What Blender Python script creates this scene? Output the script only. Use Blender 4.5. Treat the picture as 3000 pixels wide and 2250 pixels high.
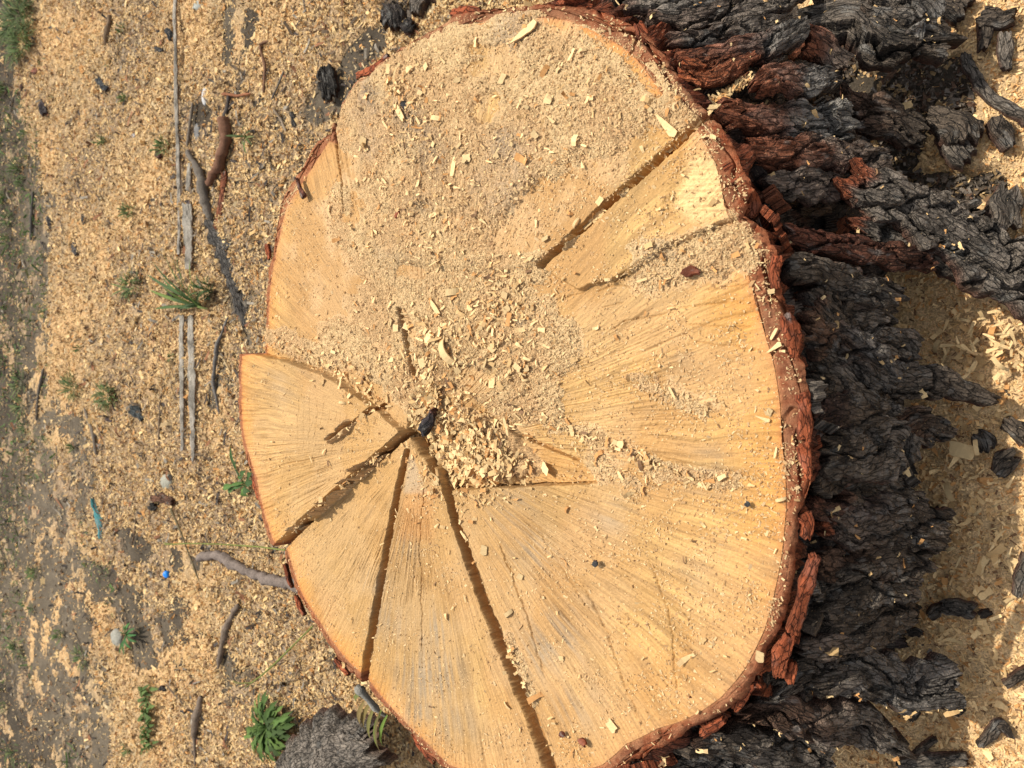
import bpy, math, random
import numpy as np
from mathutils import Vector

for o in list(bpy.data.objects): bpy.data.objects.remove(o)
random.seed(7)
RNG = np.random.default_rng(11)

# ------------------------------------------------------------------ camera, sky, sun, exposure
HS = 0.35                    # height of the cut face above the ground
HC = 0.82                    # camera above the cut face
CAMZ = HS + HC
TILT = math.radians(38)
FPX = 2310.0                 # focal length in photo pixels (3000 wide)
scene = bpy.context.scene
cam = bpy.data.cameras.new("camera")
cam.sensor_width = 36; cam.lens = 36*FPX/3000
cam.clip_start = 0.02; cam.clip_end = 500
cam.dof.use_dof = True; cam.dof.focus_distance = 1.02; cam.dof.aperture_fstop = 9.0
camo = bpy.data.objects.new("camera", cam)
camo.location = (0, 0, CAMZ)
camo.rotation_euler = (0, TILT, 0)
scene.collection.objects.link(camo)
scene.camera = camo
SUN_EL = math.radians(62)
SUN_AZ = math.radians(146)   # direction towards the sun, counter-clockwise from +X
world = bpy.data.worlds.new("World"); scene.world = world; world.use_nodes = True
wn = world.node_tree.nodes; wl = world.node_tree.links
bgn = wn.get("Background") or wn.new("ShaderNodeBackground")
sky = wn.new("ShaderNodeTexSky"); sky.sky_type = 'NISHITA'; sky.sun_disc = False
sky.sun_elevation = SUN_EL; sky.sun_rotation = math.pi/2 - SUN_AZ
sky.air_density = 1.0; sky.dust_density = 3.0
hsv = wn.new("ShaderNodeHueSaturation"); hsv.inputs["Saturation"].default_value = 0.28   # hazy, milky sky
wl.new(sky.outputs[0], hsv.inputs["Color"]); wl.new(hsv.outputs[0], bgn.inputs[0]); bgn.inputs[1].default_value = 0.15
sl = bpy.data.lights.new("sun", 'SUN'); sl.energy = 3.9; sl.angle = math.radians(0.5); sl.color = (1, 0.93, 0.80)
so = bpy.data.objects.new("sun", sl)
sd = Vector((math.cos(SUN_EL)*math.cos(SUN_AZ), math.cos(SUN_EL)*math.sin(SUN_AZ), math.sin(SUN_EL)))
so.rotation_euler = sd.to_track_quat('Z', 'Y').to_euler(); so.location = sd*5
scene.collection.objects.link(so)
scene.view_settings.view_transform = 'Standard'; scene.view_settings.look = 'None'
scene.view_settings.exposure = 0.24; scene.view_settings.gamma = 1.0

# ------------------------------------------------------------------ helpers
col = scene.collection
CT, ST = math.cos(TILT), math.sin(TILT)
def P(px, py, z=0.0):
    """point at height z seen at photo pixel (numpy friendly)"""
    a = (np.asarray(px, float)-1500)/FPX; b = -(np.asarray(py, float)-1125)/FPX
    dx = a*CT - ST; dz = -a*ST - CT
    t = (np.asarray(z, float)-CAMZ)/dz
    return dx*t, b*t
def PV(px, py, z=0.0):
    x, y = P(px, py, z); return Vector((float(x), float(y), float(z)))
def Q(x, y, z):
    """photo pixel of a world point"""
    dz = z-CAMZ
    a = x*CT - dz*ST; d = -x*ST - dz*CT
    return 1500+FPX*a/d, 1125-FPX*y/d
def depth(x, y, z): return -x*ST-(z-CAMZ)*CT

def _h(ix, iy, seed):
    ix = ix.astype(np.int64).astype(np.uint32); iy = iy.astype(np.int64).astype(np.uint32)
    h = ix*np.uint32(374761393) + iy*np.uint32(668265263) + np.uint32((seed*2246822519) & 0xffffffff)
    h = (h ^ (h >> np.uint32(13)))*np.uint32(1274126177)
    h = (h ^ (h >> np.uint32(16)))*np.uint32(2654435761)
    h = h ^ (h >> np.uint32(15))
    return h.astype(np.float64)/4294967295.0
def vn(x, y, seed=0):
    x = np.asarray(x, float); y = np.asarray(y, float)
    ix = np.floor(x); iy = np.floor(y); fx = x-ix; fy = y-iy
    fx = fx*fx*(3-2*fx); fy = fy*fy*(3-2*fy)
    a = _h(ix, iy, seed); b = _h(ix+1, iy, seed); c = _h(ix, iy+1, seed); d = _h(ix+1, iy+1, seed)
    return (a*(1-fx)+b*fx)*(1-fy)+(c*(1-fx)+d*fx)*fy
def fbm(x, y, seed=0, octs=4, gain=0.5):
    s = 0; a = 1; t = 0
    for i in range(octs):
        s = s+a*vn(x*2**i+17.3*i, y*2**i-9.1*i, seed+i*31); t += a; a *= gain
    return s/t
def ridge(x, y, seed=0, octs=3):
    s = 0; a = 1; t = 0
    for i in range(octs):
        s = s+a*(1-np.abs(2*vn(x*2**i+5.3*i, y*2**i+3.1*i, seed+i*17)-1)); t += a; a *= 0.5
    return s/t
def voro(x, y, seed=0, jit=0.9):
    """F1, F2-F1 and a random value of the cell"""
    ix = np.floor(x); iy = np.floor(y)
    f1 = np.full(x.shape, 9.0); f2 = np.full(x.shape, 9.0); cid = np.zeros(x.shape)
    for di in (-1, 0, 1):
        for dj in (-1, 0, 1):
            cx = ix+di; cy = iy+dj
            px = cx+0.5+jit*(_h(cx, cy, seed)-0.5); py = cy+0.5+jit*(_h(cx, cy, seed+7)-0.5)
            d = np.hypot(x-px, y-py); v = _h(cx, cy, seed+13)
            near = d < f1
            f2 = np.where(near, f1, np.minimum(f2, d)); cid = np.where(near, v, cid); f1 = np.where(near, d, f1)
    return f1, f2-f1, cid
def sst(a, b, x):
    t = np.clip((x-a)/(b-a), 0, 1); return t*t*(3-2*t)
def dseg(u, v, pts):
    """distance to polyline and the position along it 0..1"""
    best = np.full(np.shape(u), 1e9); pos = np.zeros(np.shape(u)); n = len(pts)-1
    for i in range(n):
        ax, ay = pts[i][:2]; bx, by = pts[i+1][:2]
        L2 = (bx-ax)**2+(by-ay)**2+1e-9
        t = np.clip(((u-ax)*(bx-ax)+(v-ay)*(by-ay))/L2, 0, 1)
        d = np.hypot(u-ax-t*(bx-ax), v-ay-t*(by-ay))
        m = d < best; best = np.where(m, d, best); pos = np.where(m, (i+t)/n, pos)
    return best, pos
def sdpoly(u, v, pts):
    d, _ = dseg(u, v, pts+[pts[0]])
    ins = np.zeros(np.shape(u), bool); n = len(pts)
    for i in range(n):
        ax, ay = pts[i]; bx, by = pts[(i+1) % n]
        if ay == by: continue
        c = ((ay > v) != (by > v)) & (u < (bx-ax)*(v-ay)/(by-ay)+ax)
        ins ^= c
    return np.where(ins, -d, d)
def mix(a, b, t):
    a = np.asarray(a, float); b = np.asarray(b, float)
    t = np.asarray(t)[..., None]
    return a*(1-t)+b*t

def mesh_from(name, co, faces, mat, colr=None, parent=None, smooth=True, extra=None):
    """numpy verts (n,3), faces (m,k) -> ONE object"""
    me = bpy.data.meshes.new(name)
    co = np.ascontiguousarray(co, dtype=np.float32); faces = np.ascontiguousarray(faces, dtype=np.int32)
    k = faces.shape[1]; m = faces.shape[0]
    me.vertices.add(len(co)); me.vertices.foreach_set("co", co.ravel())
    me.loops.add(m*k); me.loops.foreach_set("vertex_index", faces.ravel())
    me.polygons.add(m)
    me.polygons.foreach_set("loop_start", np.arange(0, m*k, k, dtype=np.int32))
    try: me.polygons.foreach_set("loop_total", np.full(m, k, dtype=np.int32))
    except Exception: pass
    me.polygons.foreach_set("use_smooth", np.full(m, smooth, dtype=bool))
    me.update(calc_edges=True)
    if colr is not None:
        a = me.color_attributes.new("Col", 'FLOAT_COLOR', 'POINT')
        c4 = np.ones((len(co), 4), dtype=np.float32); c4[:, :3] = np.clip(colr, 0, 1)
        a.data.foreach_set("color", c4.ravel())
    if extra is not None:
        for nm, arr in extra.items():
            a = me.attributes.new(nm, 'FLOAT_VECTOR', 'POINT')
            a.data.foreach_set("vector", np.ascontiguousarray(arr, dtype=np.float32).ravel())
    me.materials.append(mat)
    o = bpy.data.objects.new(name, me); col.objects.link(o)
    if parent: o.parent = parent
    return o
def gridfaces(nu, nv, wrap=False):
    i = np.arange(nu if wrap else nu-1)[:, None]; j = np.arange(nv-1)[None, :]
    i2 = (i+1) % nu
    a = i*nv+j; b = i2*nv+j; c = i2*nv+j+1; d = i*nv+j+1
    return np.stack([a, b, c, d], -1).reshape(-1, 4)
def tag(o, label=None, cat=None, group=None, kind=None):
    if label: o['label'] = label
    if cat: o['category'] = cat
    if group: o['group'] = group
    if kind: o['kind'] = kind
    return o
def empty(name, loc=(0, 0, 0)):
    o = bpy.data.objects.new(name, None); o.location = loc; o.empty_display_size = 0.02
    col.objects.link(o); return o

# ------------------------------------------------------------------ materials
def attr_mat(name, rough=0.85, nscale=900, namp=0.25, bump=0.4, bdist=0.0006, bscale=700, spec=0.25, polar=False, speck=None, trans=0, mid=0.0, lp=None, crack=None):
    m = bpy.data.materials.new(name); m.use_nodes = True
    n = m.node_tree.nodes; l = m.node_tree.links; b = n["Principled BSDF"]
    b.inputs["Roughness"].default_value = rough
    b.inputs["Specular IOR Level"].default_value = spec
    at = n.new("ShaderNodeAttribute"); at.attribute_name = "Col"
    tc = n.new("ShaderNodeTexCoord")
    def noise(sc, det=3, vec=None):
        t = n.new("ShaderNodeTexNoise"); t.inputs["Scale"].default_value = sc; t.inputs["Detail"].default_value = det
        t.inputs["Roughness"].default_value = 0.6
        l.new(vec or tc.outputs["Object"], t.inputs["Vector"]); return t.outputs["Fac"]
    def remap(f, a, bb, c, d):
        r = n.new("ShaderNodeMapRange"); r.inputs[1].default_value = a; r.inputs[2].default_value = bb
        r.inputs[3].default_value = c; r.inputs[4].default_value = d; l.new(f, r.inputs[0]); return r.outputs[0]
    def mul(cs, f):
        x = n.new("ShaderNodeVectorMath"); x.operation = 'SCALE'
        l.new(cs, x.inputs[0]); l.new(f, x.inputs["Scale"]); return x.outputs[0]
    f1 = noise(nscale)
    c = mul(at.outputs["Color"], remap(f1, 0.25, 0.75, 1-namp, 1+namp))
    if mid:
        c = mul(c, remap(noise(60, 5), 0.3, 0.7, 1-mid, 1+mid))
    hf = noise(bscale, 4)
    if polar:
        pa = n.new("ShaderNodeAttribute"); pa.attribute_name = "polar"
        g1 = noise(1.0, 4, pa.outputs["Vector"])
        c = mul(c, remap(g1, 0.32, 0.62, 0.74, 1.10))
        mm = n.new("ShaderNodeMath"); mm.operation = 'ADD'; l.new(hf, mm.inputs[0]); l.new(g1, mm.inputs[1]); hf = mm.outputs[0]
    if crack:
        pa0 = n.new("ShaderNodeAttribute"); pa0.attribute_name = "lp"
        mp = n.new("ShaderNodeMapping"); mp.inputs["Scale"].default_value = crack[:3]
        l.new(pa0.outputs["Vector"], mp.inputs["Vector"])
        dn = n.new("ShaderNodeTexNoise"); dn.inputs["Scale"].default_value = 1.2; l.new(mp.outputs[0], dn.inputs["Vector"])
        av = n.new("ShaderNodeVectorMath"); av.operation = 'ADD'; l.new(mp.outputs[0], av.inputs[0]); l.new(dn.outputs["Color"], av.inputs[1])
        vo = n.new("ShaderNodeTexVoronoi"); vo.feature = 'DISTANCE_TO_EDGE'; vo.inputs["Scale"].default_value = 1; l.new(av.outputs[0], vo.inputs["Vector"])
        ck = remap(vo.outputs["Distance"], 0.0, 0.09, 0, 1)
        c = mul(c, remap(ck, 0, 1, 0.35, 1.0))
        m3 = n.new("ShaderNodeMath"); m3.operation = 'MULTIPLY'; m3.inputs[1].default_value = 1.2; l.new(ck, m3.inputs[0])
        m4 = n.new("ShaderNodeMath"); m4.operation = 'ADD'; l.new(hf, m4.inputs[0]); l.new(m3.outputs[0], m4.inputs[1]); hf = m4.outputs[0]
    if lp:
        pa = n.new("ShaderNodeAttribute"); pa.attribute_name = "lp"
        g1 = noise(1.0, 6, pa.outputs["Vector"])
        c = mul(c, remap(g1, 0.32, 0.68, 1-lp, 1+lp))
        m2 = n.new("ShaderNodeMath"); m2.operation = 'MULTIPLY'; m2.inputs[1].default_value = 1.6; l.new(g1, m2.inputs[0])
        mm = n.new("ShaderNodeMath"); mm.operation = 'ADD'; l.new(hf, mm.inputs[0]); l.new(m2.outputs[0], mm.inputs[1]); hf = mm.outputs[0]
    if speck:
        sc, thr, colr = speck
        s = remap(noise(sc, 2), thr, thr+0.04, 0, 1)
        mx = n.new("ShaderNodeMix"); mx.data_type = 'RGBA'; l.new(s, mx.inputs[0]); l.new(c, mx.inputs[6])
        mx.inputs[7].default_value = (*colr, 1); c = mx.outputs[2]
    l.new(c, b.inputs["Base Color"])
    bp = n.new("ShaderNodeBump"); bp.inputs["Strength"].default_value = bump; bp.inputs["Distance"].default_value = bdist
    l.new(hf, bp.inputs["Height"]); l.new(bp.outputs[0], b.inputs["Normal"])
    if trans:
        tr = n.new("ShaderNodeBsdfTranslucent"); l.new(c, tr.inputs[0])
        ms = n.new("ShaderNodeMixShader"); ms.inputs[0].default_value = trans
        l.new(b.outputs[0], ms.inputs[1]); l.new(tr.outputs[0], ms.inputs[2])
        l.new(ms.outputs[0], n["Material Output"].inputs[0])
    return m
M_WOOD = attr_mat("cut wood", 0.72, 1100, 0.16, 0.7, 0.0007, 900, 0.3, polar=True, speck=(650, 0.66, (0.66, 0.43, 0.2)))
M_DUST = attr_mat("sawdust", 0.95, 900, 0.42, 1.0, 0.0018, 750, 0.1, mid=0.08)
M_RING = attr_mat("inner bark", 0.85, 700, 0.28, 0.9, 0.0016, 600, 0.2, mid=.2, speck=(520, 0.70, (0.55, 0.3, 0.15)))
M_STRIP = attr_mat("split bark strip", 0.85, 700, 0.28, 0.9, 0.0016, 600, 0.2, mid=.2, crack=(.5, .45, .6))
M_BARK = attr_mat("outer bark", 0.9, 420, 0.45, 1.0, 0.004, 330, 0.25, mid=0.3, lp=0.35, crack=(.34, .42, .6), speck=(420, 0.665, (0.36, 0.27, 0.16)))
M_PLATE = attr_mat("bark plate", 0.9, 420, 0.45, 1.0, 0.004, 330, 0.25, mid=0.3, lp=0.35, crack=(.34, .42, .6), speck=(420, 0.675, (0.36, 0.27, 0.16)))
M_CHIP = attr_mat("wood chip", 0.8, 500, 0.12, 0.4, 0.0005, 400, 0.2, trans=0.12)
M_SOIL = attr_mat("soil", 0.95, 300, 0.35, 1.0, 0.003, 260, 0.1, mid=0.15)
M_GDUST = attr_mat("ground sawdust", 0.95, 420, 0.55, 1.0, 0.004, 330, 0.1, mid=0.15)
M_LEAF = attr_mat("leaf", 0.65, 300, 0.2, 0.3, 0.0006, 200, 0.15, trans=0.3)
M_STICK = attr_mat("weathered stick", 0.85, 300, 0.3, 0.9, 0.002, 250, 0.2, mid=0.15)
M_PLAST = attr_mat("plastic", 0.35, 200, 0.05, 0.1, 0.0003, 100, 0.5)
M_STONE = attr_mat("stone", 0.85, 250, 0.25, 0.8, 0.0015, 200, 0.3, mid=0.1)

C_WOOD = np.array([0.425, 0.252, 0.092]); C_DUST = np.array([0.565, 0.395, 0.21])
C_RED = np.array([0.24, 0.058, 0.022]); C_CHAR = np.array([0.075, 0.063, 0.052])

# ------------------------------------------------------------------ the cut face: outline, kerfs, steps (measured in photo pixels on the plane z = HS)
OUT = [(1497,18),(1588,9),(1669,9),(1723,23),(1791,41),(1836,59),(1886,86),(1922,136),(1945,163),(1963,199),(1995,238),(2023,280),(2052,318),
 (2090,345),(2120,378),(2150,430),(2172,479),(2190,520),(2212,556),(2196,600),(2181,632),(2230,670),(2262,720),(2271,790),(2278,850),(2298,917),(2335,967),(2337,1040),(2355,1100),
 (2362,1157),(2366,1225),(2358,1280),(2364,1338),(2368,1405),(2350,1460),(2334,1522),(2330,1580),(2325,1636),(2312,1726),(2289,1816),(2240,1907),
 (2221,1961),(2199,1993),(2149,2070),(2090,2106),(2018,2137),(1990,2165),(1895,2210),(1836,2246),(1760,2285),(1650,2310),(1520,2320),
 (1400,2300),(1330,2275),(1271,2241),(1203,2155),(1136,2092),(1072,2020),(1000,1957),(918,1834),(859,1735),(827,1631),(832,1606),
 (809,1590),(787,1509),(764,1405),(723,1270),(714,1157),(717,1037),(769,1034),(771,931),(773,840),(787,750),(800,678),(814,597),(836,551),
 (886,470),(900,443),(922,407),(958,393),(984,405),(967,353),(1000,300),(1027,253),(1050,221),(1086,217),(1099,194),(1149,158),
 (1226,108),(1294,72),(1334,42),(1407,27)]
INN = [(1497,62),(1588,56),(1660,62),(1735,90),(1790,120),(1830,143),(1862,168),(1895,208),(1925,250),(1955,290),(1990,325),(2030,365),
 (2054,389),(2080,435),(2104,488),(2118,545),(2127,601),(2140,640),(2165,700),(2179,768),(2212,886),(2240,981),(2267,1075),(2283,1180),(2289,1292),(2301,1405),(2302,1500),
 (2300,1527),(2289,1636),(2271,1726),(2240,1843),(2181,1961),(2113,2042),(2054,2083),(2000,2110),(1927,2133),(1836,2178),(1764,2241),
 (1650,2270),(1520,2285),(1400,2270),(1316,2241),(1253,2178),(1181,2110),(1078,1990),(1012,1930),(934,1822),(877,1725),(846,1625),
 (838,1600),(822,1570),(800,1500),(778,1400),(738,1265),(729,1157),(732,1044),(780,1036),(784,931),(790,840),(806,750),(822,678),(838,610),
 (870,560),(915,490),(945,440),(962,415),(984,420),(1000,370),(1035,320),(1060,270),(1110,235),(1160,190),(1240,140),(1310,105),(1400,75)]
CX, CY = [float(a) for a in P(1235, 1285, HS)]
def polar_of(pts, z):
    x, y = P([p[0] for p in pts], [p[1] for p in pts], z)
    th = np.arctan2(y-CY, x-CX); r = np.hypot(x-CX, y-CY)
    o = np.argsort(th); return th[o], r[o]
_to, _ro = polar_of(OUT, HS); _ti, _ri = polar_of(INN, HS)
def R_out(th):
    return np.interp(th, _to, _ro, period=2*math.pi)
def R_in(th):
    return np.minimum(np.interp(th, _ti, _ri, period=2*math.pi), R_out(th)-0.004)

KERFS = [  # polyline, half width px at start/end, depth m, raggedness px
 ([(2230,198),(2150,262),(2000,415),(1800,590),(1660,720),(1590,775)], 15, 14, 0.035, 4),
 ([(1195,1275),(1130,1330),(1000,1440),(900,1530),(825,1607)], 8, 8, 0.040, 3),
 ([(1125,1190),(1060,1235),(985,1295)], 9, 3, 0.022, 4),
 ([(1192,1325),(1168,1430),(1140,1560),(1115,1700),(1088,1850),(1062,2010)], 9, 12, 0.050, 4),
 ([(1285,1340),(1310,1440),(1345,1560),(1400,1720),(1450,1850),(1505,1980),(1560,2110),(1625,2290)], 11, 20, 0.055, 5),
 ([(1170,905),(1195,1000),(1215,1095)], 5, 8, 0.02, 5),
 ([(1250,1325),(1275,1400)], 9, 4, 0.03, 3),
 ([(1480,1262),(1590,1320),(1690,1352)], 8, 5, 0.010, 6),
 ([(1800,825),(1870,780),(1960,720),(2060,680),(2150,640)], 1.5, 4, 0.004, 3),
 ([(984,398),(990,450),(1004,540),(1015,620)], 7, 1.5, 0.03, 2),
 ([(1860,1335),(1950,1370),(2030,1405)], 4, 6, 0.005, 8),
 ([(1852,160),(1870,110),(1868,70)], 2.5, 5, 0.02, 1.5),
]
CRACKS = [([(1300,1433),(1440,1427),(1600,1421),(1750,1414)],2.2,.007),([(1120,1188),(1000,1112),(860,1056),(740,1030)],1.6,.005),([(1775,975),(1830,940),(1900,925),(1980,915)],1.5,.003),([(1740,860),(1800,835),(1850,840)],1.5,.003),([(1760,905),(1830,885)],1.5,.002),
 ([(2000,950),(2100,955),(2215,960)],1.4,.003),([(1990,900),(2080,890),(2190,880)],1.4,.003),([(2010,1000),(2130,1012),(2250,1030)],1.3,.003),([(2060,850),(2190,835)],1.2,.003),
 ([(1600,1250),(1750,1290),(2000,1355),(2250,1400)],1.5,.002),([(1700,1700),(1780,1860),(1830,2010),(1880,2120)],2,.003),([(1450,1560),(1540,1800),(1600,2000)],2,.003),
 ([(1560,1530),(1680,1720),(1790,1880)],1.6,.002),([(1900,1640),(1960,1800),(1990,2080)],1.5,.003),([(1780,810),(1700,860),(1620,880)],1.3,.002),([(1250,1330),(1230,1600),(1240,2000)],1.2,.002)]
for k in range(14):
    x0 = 900+k*18; CRACKS.append(([(x0+RNG.uniform(-4,4), 1130+k*6+RNG.uniform(0,50)), (x0-6-k*1.2, 1280+RNG.uniform(-40,60))], 1.0, .0008))
POLY_W1 = [(690,1030),(760,1036),(860,1062),(1000,1118),(1112,1193),(1190,1262),(1195,1280),(820,1612),(600,1640),(600,1030)]
POLY_HOLLOW = [(1225,1130),(1330,1120),(1480,1250),(1700,1350),(1750,1416),(1600,1424),(1440,1430),(1312,1436),(1290,1380),(1230,1330),(1190,1260)]
POLY_UP = [(1600,772),(2240,190),(2200,-200),(900,-200),(985,400),(1010,640),(1150,760),(1400,800)]
POLY_CHUNK = [(1600,790),(2160,262),(2300,330),(2300,640),(2143,640),(2060,682),(1960,722),(1850,800),(1700,850)]

def face_height(u, v, x, y):
    th = np.arctan2(y-CY, x-CX); r = np.hypot(x-CX, y-CY)
    wu = u+6*(vn(u/22, v/22, 5)-.5)+3*(vn(u/7, v/7, 6)-.5); wv = v+6*(vn(u/22, v/22, 8)-.5)+3*(vn(u/7, v/7, 9)-.5)
    z = HS+0.006*(fbm(x*5, y*5, 3)-0.5)
    z = z+0.017*(1-sst(-1.5, 2.5, sdpoly(wu, wv, POLY_W1)))
    z = z+0.005*(1-sst(-8, 8, sdpoly(wu, wv, POLY_UP)))
    z = z+0.009*(1-sst(-2, 3, sdpoly(wu, wv, POLY_CHUNK)))
    hollow = sst(1130, 1340, v)*(1-sst(-2, 2.5, sdpoly(wu, wv, POLY_HOLLOW)))*(0.45+0.55*sst(1760, 1500, u))
    z = z-0.024*hollow
    z = z-0.018*(1-sst(15, 40, np.hypot(u-1240, v-1290)))
    # splintered end of the chunk by the rim
    sp = (1-sst(0, 55, sdpoly(u, v, [(2040,500),(2127,480),(2130,630),(2050,640),(1990,600)])))
    z = z-sp*0.006*ridge(v/7, u/60, 71)
    # radial tears left by the saw
    wth = th+0.05*(fbm(x*7, y*7, 21, 3)-0.5)
    amp = 0.12+1.25*sst(0.42, 0.62, fbm(x*7, y*7, 33, 4))
    for fr, am, sd_ in ((34, 0.0008, 40), (90, 0.0009, 41), (180, 0.0006, 42)):
        g = 1-np.abs(2*vn(wth*fr, r*7+sd_, sd_)-1)
        z = z-am*amp*sst(0.72, 1.0, g)*sst(0.03, 0.12, r)
    arcp = sst(0.5, 0.6, fbm(x*4+7, y*4, 34, 3)); q_ = np.hypot(x-CX-1.1, y-CY+0.5)+0.004*fbm(x*9, y*9, 35)
    z = z+arcp*0.00015*np.sin(q_*900)+arcp*0.0006*(vn(q_*160, th*6, 36)-.5)
    z = z+0.0004*(vn(x*600, y*600, 90)-.5)*2
    for pts, w, d in CRACKS:
        dd, t = dseg(wu, wv, pts)
        z = z-d*(1-sst(w*0.4, w*1.6, dd))*sst(0, .15, t)*sst(1, .85, t)
    kd = np.zeros(np.shape(u))
    for pts, w0, w1, D, rg in KERFS:
        rag = rg*0.8*(fbm(u/26, v/26, int(w0*7+D*1000), 3)-0.5)*2+rg*0.35*(vn(u/7, v/7, 77)-0.5)*2
        dd, t = dseg(u, v, pts); w = w0+(w1-w0)*t
        e = 1-sst(-1.4, 1.4, dd-w+rag)
        sd_ = 1.0
        if D >= 0.05:   # a shallow shelf along the left wall, torn fibres on it
            (ax, ay), (bx, by) = pts[0], pts[-1]; sg = ((u-ax)*(by-ay)-(v-ay)*(bx-ax))/math.hypot(bx-ax, by-ay)
            off = np.interp(v, [p_[1] for p_ in pts], [p_[0] for p_ in pts])-u
            sd_ = 0.35+0.65*sst(-2, 3, -off-w*0.1+rag*1.5)
        kd = np.maximum(kd, e*D*sd_*(0.85+0.3*vn(u/40, v/40, 55)))
    return z-kd, kd
# sawdust over the face: capsules (x0,y0,x1,y1,radius,thickness in mm)
DUST = [(1150,260,1500,180,150,5),(1150,330,1700,330,190,6),(1500,180,1800,260,110,3.5),(1180,480,1500,520,190,7),(1750,330,1980,300,110,4),(1700,150,1850,240,50,1.5),
 (1100,700,1400,740,120,4),(1150,900,1400,860,130,5),(1200,1050,1450,1000,150,6),(1500,900,1590,1000,110,5),(1480,1150,1580,1180,90,4),
 (1340,1240,1450,1345,80,14),(1510,1330,1540,1370,30,5),(1000,1000,1160,1120,70,7),(830,1010,1000,1060,32,4),(790,985,830,1000,40,4),(1000,560,1020,700,45,2.5),(1900,780,2080,740,75,3.5),(2050,700,2150,690,45,3),
 (1600,1230,1750,1280,25,1.6),(1800,1310,2080,1420,22,1.8),(1240,1180,1300,1250,60,8),(1660,720,2000,415,18,12),(2000,415,2230,198,16,10),(1130,1330,880,1550,10,22),(1090,1215,990,1290,12,14),
 (1590,775,1400,830,60,4),(1850,1100,2050,1200,40,0.9),(1750,1350,1850,1420,40,.8),(1900,1380,2150,1420,30,1.0),(1490,1860,1560,2060,12,2.5),(1380,1000,1480,1080,40,5),(2160,700,2190,760,40,1.5),(1100,210,1500,90,70,4)]
CLEAN = [(1395,200,1500,190,45),(1400,150,1480,150,22),(1450,300,1420,330,35),(1860,145,1840,130,38),(1900,230,1930,270,28),(1560,620,2050,420,62),(1500,700,1600,560,50),
 (1380,1105,1420,1120,38),(1210,980,1180,920,15),(1230,800,1180,790,22),(880,600,900,850,60),(820,620,860,560,40),(1010,640,1050,640,15)]
def dust_thick(u, v, x, y):
    t = np.full(np.shape(u), -0.0015)
    n = fbm(u/60, v/60, 61, 5)-0.5; n2 = fbm(u/14, v/14, 66, 3)-0.5
    for x0, y0, x1, y1, r, h in DUST:
        d, _ = dseg(u, v, [(x0, y0), (x1, y1)])
        e = 1-(d+n*(r*0.9+30)+n2*r*0.45)/r-0.1
        t = np.maximum(t, np.where(e > -0.3, (h*0.001)*np.clip(e*2.2, -0.3, 1), -0.0015))
    for x0, y0, x1, y1, r in CLEAN:
        d, _ = dseg(u, v, [(x0, y0), (x1, y1)])
        e = 1-sst(0.6, 1.1, (d+n*r*0.9+n2*r*0.5)/r)
        t = t*(1-e)+(-0.001)*e
    return t+(0.0035*n2+0.005*n*np.clip(t/0.004, 0, 1))*(t > 0)
def top_z(px, py):
    """height and position of the top of face or dust at photo pixel arrays"""
    x, y = P(px, py, HS); z, kd = face_height(px, py, x, y); t = dust_thick(px, py, x, y)
    z = z+np.maximum(t, 0)
    x, y = P(px, py, z); return x, y, z

# ------------------------------------------------------------------ ground
def spacing(a, b, fine0, fine1, d0, d1):
    xs = [fine0]
    while xs[-1] < fine1: xs.append(xs[-1]+d0+(d1-d0)*0)
    return xs
def ground_h(x, y):
    z = 0.05*(fbm(x*0.8, y*0.8, 101, 3)-0.5)+0.02*(fbm(x*4, y*4, 102, 4)-0.5)
    near = 0*np.exp(-(np.maximum(np.hypot(x-CX, y-CY)-0.55, 0)/0.25)**2)
    return z*0.6+0.010*near-0.01
def gdust_t(x, y):
    """sawdust over the soil, metres, negative where bare"""
    u, v = Q(x, y, 0*x)
    n = fbm(x*3.2, y*3.2, 111, 5)-0.5; n2 = fbm(x*14, y*14, 112, 4)-0.5
    edge = np.interp(v, [-300,0,300,700,1100,1300,1500,1700,1950,2300], [50,100,85,125,130,125,190,245,320,360])
    e = sst(-60, 90, u-edge+n*150+n2*60)
    t = -0.003+0.012*e+0.024*n*e+0.010*n2
    # barer spots under the old wood
    for (x0,y0,x1,y1,r) in [(690,40,700,300,60),(520,330,640,330,40),(610,640,700,900,26),(700,900,730,1000,12),(360,1600,560,1650,50),(300,1700,420,1900,60),(400,130,260,250,25),(610,420,590,330,35),(1090,60,1000,300,80)]:
        d, _ = dseg(u, v, [(x0, y0), (x1, y1)])
        t = t-0.009*(1-sst(0.3, 1.3, (d+n2*r)/r))
    # dark soil and bark crumbs at the foot of the stump, upper right
    for (x0,y0,x1,y1,r) in [(2300,150,2650,330,180),(2450,450,2700,600,150),(2760,600,2700,700,100),(2600,640,2900,540,80),(2800,200,2820,330,40),(2650,430,2450,350,80),(2560,1200,2600,1300,40)]:
        d, _ = dseg(u, v, [(x0, y0), (x1, y1)])
        t = t-0.016*(1-sst(0.5, 1.2, (d+n*r*1.2+n2*r)/r))
    for (x0,y0,x1,y1,r) in [(1160,20,1300,-30,70),(1000,230,1100,110,45),(960,260,930,320,30)]:
        d, _ = dseg(u, v, [(x0, y0), (x1, y1)])
        t = t-0.014*(1-sst(0.5, 1.2, (d+n*r*1.2+n2*r)/r))
    return t
def ax_nonuni(f0, f1, d0, grow, lim):
    a = list(np.arange(f0, f1+1e-9, d0)); s = d0; lo = []; x = f0
    while x > -lim: s *= grow; x -= s; lo.append(x)
    s = d0; hi = []; x = a[-1]
    while x < lim: s *= grow; x += s; hi.append(x)
    return np.array(lo[::-1]+a+hi)
gx = ax_nonuni(-4.3, 0.4, 0.012, 1.12, 90); gy = ax_nonuni(-2.1, 2.1, 0.012, 1.12, 90)
X, Y = np.meshgrid(gx, gy, indexing='ij'); Z = ground_h(X, Y)
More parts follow.
